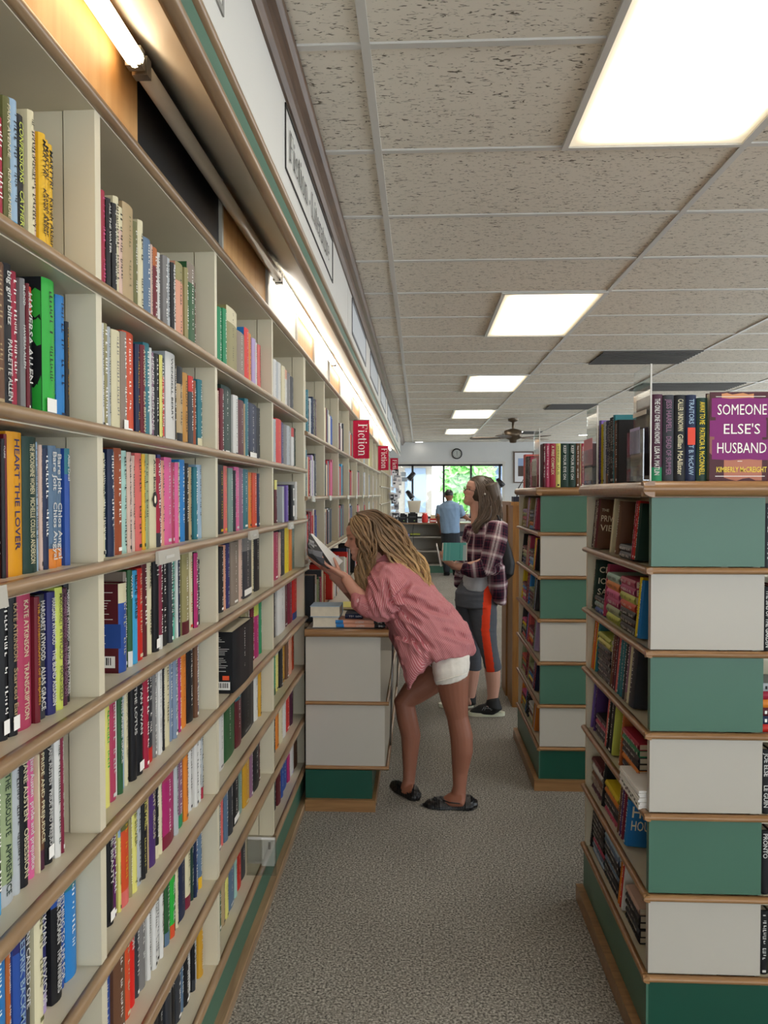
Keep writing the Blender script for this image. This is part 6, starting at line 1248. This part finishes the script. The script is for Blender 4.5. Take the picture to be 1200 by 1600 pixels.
# arms
limb(body, [(772, 826), (770, 850), (765, 874)], [5.14, 5.11, 5.10], [22, 21, 19]); limb(body, [(765, 876), (745, 884), (728, 886), (714, 885)], [5.10, 5.08, 5.09, 5.12], [18, 17, 14, 12])
wa = at(712, 885, 5.13); hand(body, wa, Vector((-.9, .1, .55)), Vector((.5, .45, .75)), -1, (22, 30, 20), .155, thumb_dir=Vector((-.5, -.1, .55)))
limb(body, [(740, 830), (730, 860), (722, 880)], [5.42, 5.44, 5.42], [20, 19, 18]); limb(body, [(722, 880), (712, 884), (706, 884)], [5.42, 5.36, 5.33], [17, 14, 12])
wb = at(706, 884, 5.31); hand(body, wb, Vector((-.6, -.5, .4)), Vector((.2, -.3, .9)), 1, (20, 25, 20), .155)
# legs (calves bare)
limb(body, [(768, 1035), (770, 1052), (771, 1070), (770, 1088), (769, 1100)], 5.24, [25, 24.5, 21, 17, 18]); limb(body, [(740, 1035), (737, 1060), (735, 1080), (734, 1092)], 5.42, [23, 22, 18, 16])
limb(body, [(768, 1104), (755, 1110), (742, 1114)], 5.24, [18, 14, 10], 1.4); limb(body, [(734, 1094), (718, 1098), (700, 1102)], 5.42, [16, 12, 9], 1.4)
v, f = fuse(body, .0042, 2); mesh_obj('body', v, f, M_skin, W2_, face_col(skin2, inv2, .92, lash=False))
b = MB()   # leggings
loft_rings(b, [section(p, q_, Y2, t, 28) for p, q_, t in (((722, 905), (774, 905), .12), ((711, 925), (777, 922), .165), ((711, 945), (778, 945), .17))])
limb(b, [(752, 935), (756, 965), (758, 990), (763, 1012), (767, 1028), (771, 1046)], [5.22, 5.22, 5.22, 5.22, 5.23, 5.24], [46, 42, 36, 29, 27, 27.5], 1.0, 24); limb(b, [(731, 935), (733, 965), (736, 995), (739, 1020), (740, 1045)], [5.36, 5.38, 5.40, 5.41, 5.42], [42, 38, 32, 27, 25], 1.0, 20)
v, f = fuse(b, .005, 2); v = wrinkle(v, f, .0025, [((0, 0, 1), 30, 8, .6)], 4)
def legc(p):
    x, y, _ = pix(p)
    cx = 762 if y < 925 else 762+(y-925)*.0+max(0, y-1000)*.05; s_ = 762.5-(y-924)*.07 if y < 985 else 758.2+(y-985)*.13
    return lin('#ff4d2c') if (p.y < 5.25 and abs(x-s_) < 6.4) else lin('#5e626a')
mesh_obj('leggings', v, f, M_cloth, W2_, legc)
b = MB(); loft_rings(b, [section(p, q_, Y2, t, 24) for p, q_, t in (((736, 880), (766, 880), .13), ((726, 895), (770, 897), .155), ((720, 912), (767, 914), .165), ((721, 918), (765, 921), .165))]); v, f = fuse(b, .005, 2); mesh_obj('tee_shirt', v, f, plain('pale_grey_jersey', '#b4b8be', .9, .04, 30), W2_)
b = MB()   # plaid overshirt: back and near side, open in front
loft_rings(b, [section(p, q_, Y, t, 32) for p, q_, Y, t in (((742, 815), (772, 803), Y2, .09), ((736, 826), (784, 818), Y2, .165), ((729, 850), (789, 850), Y2+.01, .18), ((727, 872), (790, 875), Y2+.01, .178), ((727, 888), (790, 892), Y2+.01, .178))])
loft_rings(b, [section(p, q_, Y, t, 24) for p, q_, Y, t in (((748, 878), (791, 882), 5.27, .17), ((753, 900), (792, 905), 5.27, .178), ((758, 920), (792, 925), 5.27, .18), ((766, 935), (790, 941), 5.27, .165))])
limb(b, [(734, 860), (728, 885), (722, 900), (715, 914)], [5.42, 5.44, 5.44, 5.43], [34, 30, 26, 12], .7)
limb(b, [(778, 818), (776, 840), (771, 862), (764, 880)], [5.13, 5.10, 5.085, 5.08], [30, 34, 33, 30], .95, 20); limb(b, [(768, 882), (750, 890), (735, 891), (724, 888)], [5.08, 5.07, 5.07, 5.09], [30, 26, 23, 19], .95, 20)
limb(b, [(742, 825), (732, 860), (724, 884)], [5.42, 5.44, 5.43], [30, 30, 28]); limb(b, [(726, 884), (716, 886)], [5.41, 5.37], [24, 20])
v, f = fuse(b, .0055, 3); v = wrinkle(v, f, .007, [((.6, 0, -.7), 4, 14, .7), ((0, .2, 1), 5, 20, .4)], 8.1)
mesh_obj('plaid_shirt', v, f, M_plaid, W2_, None, axis_uvw([(at(757, 805, Y2), at(760, 935, Y2), .17), (at(780, 815, 5.13), at(764, 882, 5.08), .07), (at(768, 884, 5.08), at(724, 889, 5.09), .06), (at(742, 825, 5.42), at(724, 884, 5.43), .07)]))
hb = MB(); d1 = [lin('#4a3d30'), lin('#55463a'), lin('#5f4f40'), lin('#6b5947')]
hb2 = MB(); bb = MB(); bb.sphere((0, 0, 0), (.102, .080, .104), 24, 16); hb2.add([to2(Vector(q_)+Vector((-.014, 0, .120))) for q_ in bb.v], bb.f)
bk = MB(); limb(bk, [(764, 758), (770, 780), (768, 800), (758, 818)], Y2, [30, 30, 30, 18], 1.5); hb2.add(bk.v, bk.f)
v, f = fuse(hb2, .005, 3); ok = [not (inv2(p).x > .036 and inv2(p).z < .165) for p in v]; f2 = [q_ for q_ in f if all(ok[i] for i in q_)]; rm = {}; vv = []
for q_ in f2:
    for i in q_:
        if i not in rm: rm[i] = len(vv); vv.append(v[i])
mesh_obj('hair_base', vv, [tuple(rm[i] for i in q_) for q_ in f2], M_hair, W2_, lambda p: lin('#4a3d30'))
strands(([(741, 749, 5.235), (745, 764, 5.195), (749, 786, 5.18), (747, 808, 5.17), (740, 830, 5.155)], [(745, 745, 5.28), (768, 748, 5.24), (779, 775, 5.21), (783, 800, 5.19), (768, 818, 5.15)]), 260, 14, .0036, 2.0, d1, 15, .02, hb)
strands(([(745, 745, 5.28), (768, 748, 5.30), (780, 775, 5.30), (784, 800, 5.28), (783, 815, 5.26)], [(746, 750, 5.34), (756, 762, 5.37), (764, 785, 5.38), (770, 805, 5.38), (766, 822, 5.38)]), 150, 12, .004, 1.8, d1, 16, .02, hb)
strands(([(756, 790, 5.19), (748, 806, 5.165), (739, 820, 5.15), (744, 832, 5.145)], [(768, 790, 5.17), (766, 808, 5.15), (752, 822, 5.14), (744, 835, 5.14)]), 90, 10, .0036, 2.2, d1, 17, .015, hb)
hb.build('hair_locks', M_hair, W2_)
b = MB()   # glasses
for s_ in (-1, 1): b.tube([to2(Vector((.098*.92, s_*.034*.92+.021*cos(a), .114*.92+.016*sin(a)))) for a in [2*pi*k/14 for k in range(15)]], .002, 6); b.tube([to2(Vector((.096*.92, s_*.054, .112*.92))), to2(Vector((.03, s_*.078, .112*.92))), to2(Vector((-.01, s_*.078, .108*.92)))], .002, 6)
b.tube([to2(Vector((.094, -.012, .108))), to2(Vector((.098, 0, .111))), to2(Vector((.094, .012, .108)))], .0013, 6); b.build('glasses', M_bronze, W2_)
b = MB(); b.sphere(at(757.5, 772, 5.165), .007, 10, 8); b.build('earbud', M_grid, W2_)
# trainers
def trainer(pts, Ys, wds, sole, nm='trainer'):
    b = MB(); limb(b, pts, Ys, wds, 1.2, 20); v, f = fuse(b, .004, 2); v = [Vector((p.x, p.y, max(p.z, .018))) for p in v]; o = mesh_obj(nm, v, f, plain('black_mesh_fabric', '#17181b', .7, .15, 120) if 'black_mesh_fabric' not in MATS else MATS['black_mesh_fabric'], W2_)
    b = MB(); A, B = at(*sole[0], Ys if not hasattr(Ys, '__len__') else Ys[0]), at(*sole[1], Ys if not hasattr(Ys, '__len__') else Ys[0]); L = (B-A).length; x0 = min(A.x, B.x); yc = A.y; n = 20; ring = []
    for k in range(n): a = 2*pi*k/n; ring.append((x0+L/2+L/2*math.copysign(abs(cos(a))**.7, cos(a)), yc+.043*math.copysign(abs(sin(a))**.8, sin(a))*(1+.15*(-cos(a)))))
    b.prism(ring, .002, .026, 2, lin('#dfe0c8'), smooth=True); b.build('sole', M_col, o)
    return o
o1 = trainer([(770, 1092), (772, 1103), (765, 1109), (750, 1110), (738, 1114)], 5.24, [19, 27, 22, 17, 11], ((731, 1118), (789, 1118)))
trainer([(735, 1084), (735, 1092), (722, 1098), (705, 1100), (692, 1103)], 5.44, [18, 24, 19, 15, 10], ((685, 1108), (740, 1108)))
b = MB(); 
for k, (xa, ya, xb, yb) in enumerate(((757, 1110, 760, 1103), (760, 1103, 768, 1110), (768, 1110, 771, 1103), (755, 1107, 774, 1107), (753, 1110, 757, 1104))): b.tube([at(xa, ya, 5.178), at(xb, yb, 5.182)], .0016, 5, lin('#8f9296'))
b.build('side_emblem', M_col, o1)
# shoulder bag
b = MB(); limb(b, [(789, 842), (790, 860), (792, 880), (791, 896), (788, 902)], [5.22]*5, [8, 18, 26, 24, 14], .9); v, f = fuse(b, .005, 3); BG = mesh_obj('shoulder_bag', v, f, plain('black_nylon', '#101218', .55, .1, 30), None); tag(BG, 'black crescent shoulder bag behind the woman in plaid', 'bag')
b = MB(); b.tube([at(789, 846, 5.2), at(786, 825, 5.14), at(778, 806, 5.16), at(772, 803, 5.26), at(784, 822, 5.40), at(790, 846, 5.24)], .007, 6); b.build('strap', MATS['black_nylon'], BG)
# teal book in her hands
t = empty('open_book', at(708, 876, 5.2)); tag(t, 'teal hardcover held open by the woman in the plaid shirt', 'book')
def board(nm, pts, th, c_, par, art=None):
    b = MB(); V = [Vector(p) for p in pts]; n_ = (V[1]-V[0]).cross(V[2]-V[0]).normalized()*th
    b.add([tuple(p) for p in V]+[tuple(p+n_) for p in V], [(0, 1, 2, 3), (7, 6, 5, 4)]+[(i, (i+1) % 4, (i+1) % 4+4, i+4) for i in range(4)], lin(c_))
    if art: art(b, V, n_)
    return b.build(nm, M_col, par)
q = at
board('cover', [q(692, 876, 5.10), q(728, 876, 5.02), q(728, 848, 5.02), q(693, 848, 5.10)], -.003, '#69bfb9', t, lambda b, V, n_: [b.add([tuple(V[0]+(V[1]-V[0])*u0+(V[3]-V[0])*v0+Vector((0, -.002, 0))), tuple(V[0]+(V[1]-V[0])*u1+(V[3]-V[0])*v0+Vector((0, -.002, 0))), tuple(V[0]+(V[1]-V[0])*u1+(V[3]-V[0])*v1+Vector((0, -.002, 0))), tuple(V[0]+(V[1]-V[0])*u0+(V[3]-V[0])*v1+Vector((0, -.002, 0)))], [(0, 1, 2, 3)], lin(cc)) for u0, u1, v0, v1, cc in ((.1, .14, 0, 1, '#9ad6cf'), (.28, .3, 0, 1, '#8ccdc8'), (.86, 1, 0, 1, '#b9cfd0'), (.72, .74, .1, .9, '#3c9692'))])
board('page_block', [q(690, 876, 5.16), q(727, 876, 5.08), q(727, 849, 5.08), q(691, 848.5, 5.16)], -.03, '#e6e2d6', t)
board('cover', [q(681.5, 849, 5.22), q(683, 849, 5.22), q(690, 880, 5.26), q(687.5, 880, 5.26)], -.06, '#e8e8e4', t)
# ------------------------------------------------ the man in the blue polo
Y3 = 14.25
W3 = empty('person', (at(704, 899, Y3).x, Y3, 0)); tag(W3, 'man in blue polo and dark trousers seen from behind at the service desk', 'person')
body = MB(); hd3 = at(701.5, 784.5, Y3); to3, inv3 = frame_of(hd3, (.35, 1, -.05), (0, 0, 1)); head_rings(to3, 1.0, .222, body)
limb(body, [(702, 777), (702, 784), (702, 790)], Y3, [9, 9, 14]); limb(body, [(702, 790), (704, 810), (705, 832)], Y3, [34, 30, 27], .6)
limb(body, [(686, 795), (685, 806), (686, 815), (689, 824)], [Y3, Y3-.02, Y3+.05, Y3+.12], [9, 8, 7, 5.5]); hand(body, at(689, 825, Y3+.13), Vector((.2, .2, -1)), Vector((.4, .8, 0)), 1, (15, 15, 15), .18)
limb(body, [(719, 794), (722, 802), (727, 808), (732, 811)], [Y3, Y3, Y3+.1, Y3+.22], [9, 8, 7, 5.5]); hand(body, at(733, 811, Y3+.24), Vector((.3, 1, -.1)), Vector((0, 0, -1)), 1, (15, 15, 15), .18)
limb(body, [(703, 828), (698, 850), (698, 893)], Y3, [10, 8, 8]); limb(body, [(706, 828), (712, 850), (712, 893)], Y3, [10, 8, 8])
v, f = fuse(body, .006, 2); mesh_obj('body', v, f, M_skin, W3, lambda p: lin('#8a5a42'))
b = MB(); loft_rings(b, [section(p, q_, Y3, t, 24) for p, q_, t in (((696, 783), (708, 783), .07), ((688, 788), (717, 787), .12), ((684, 794), (721, 794), .14), ((686, 806), (719, 806), .135), ((688, 820), (718, 819), .13), ((689, 833), (719, 832), .135))]); limb(b, [(688, 791), (686, 800), (685, 807)], Y3, [12, 12, 11]); limb(b, [(717, 791), (720, 799), (723, 805)], Y3, [12, 12, 11])
v, f = fuse(b, .008, 3); v = wrinkle(v, f, .007, [((.3, 0, -.9), 3, 12, .7)], 2); mesh_obj('polo_shirt', v, f, plain('blue_pique', '#7e98b4', .85, .04, 20), W3)
b = MB(); loft_rings(b, [section(p, q_, Y3, t, 20) for p, q_, t in (((689, 830), (718, 830), .12), ((689, 842), (719, 842), .13), ((690, 852), (719, 852), .125))]); limb(b, [(697, 848), (697, 870), (698, 893)], Y3, [16, 13, 10]); limb(b, [(712, 848), (712, 870), (712, 893)], Y3, [16, 13, 10]); v, f = fuse(b, .008, 2); mesh_obj('trousers', v, f, plain('dark_trousers', '#1c2027', .85, .1, 20), W3)
for x in (698, 712):
    b = MB(); limb(b, [(x, 892), (x, 897), (x, 899)], [Y3, Y3+.03, Y3+.1], [9, 10, 8]); v, f = fuse(b, .006, 2); v = [Vector((p.x, p.y, max(.003, p.z))) for p in v]; mesh_obj('shoe', v, f, M_black, W3)
bb = MB(); bb.sphere((0, 0, 0), (.1, .079, .085), 20, 14); hb = [to3(Vector(q_)+Vector((-.010, 0, .15))) for q_ in bb.v]; o = MB(); o.add([tuple(p) for p in hb], bb.f, lin('#1b1512'), 0, True); o.build('hair', M_hair, W3)
for o in bpy.data.objects:
    if '_o' in o: del o['_o']
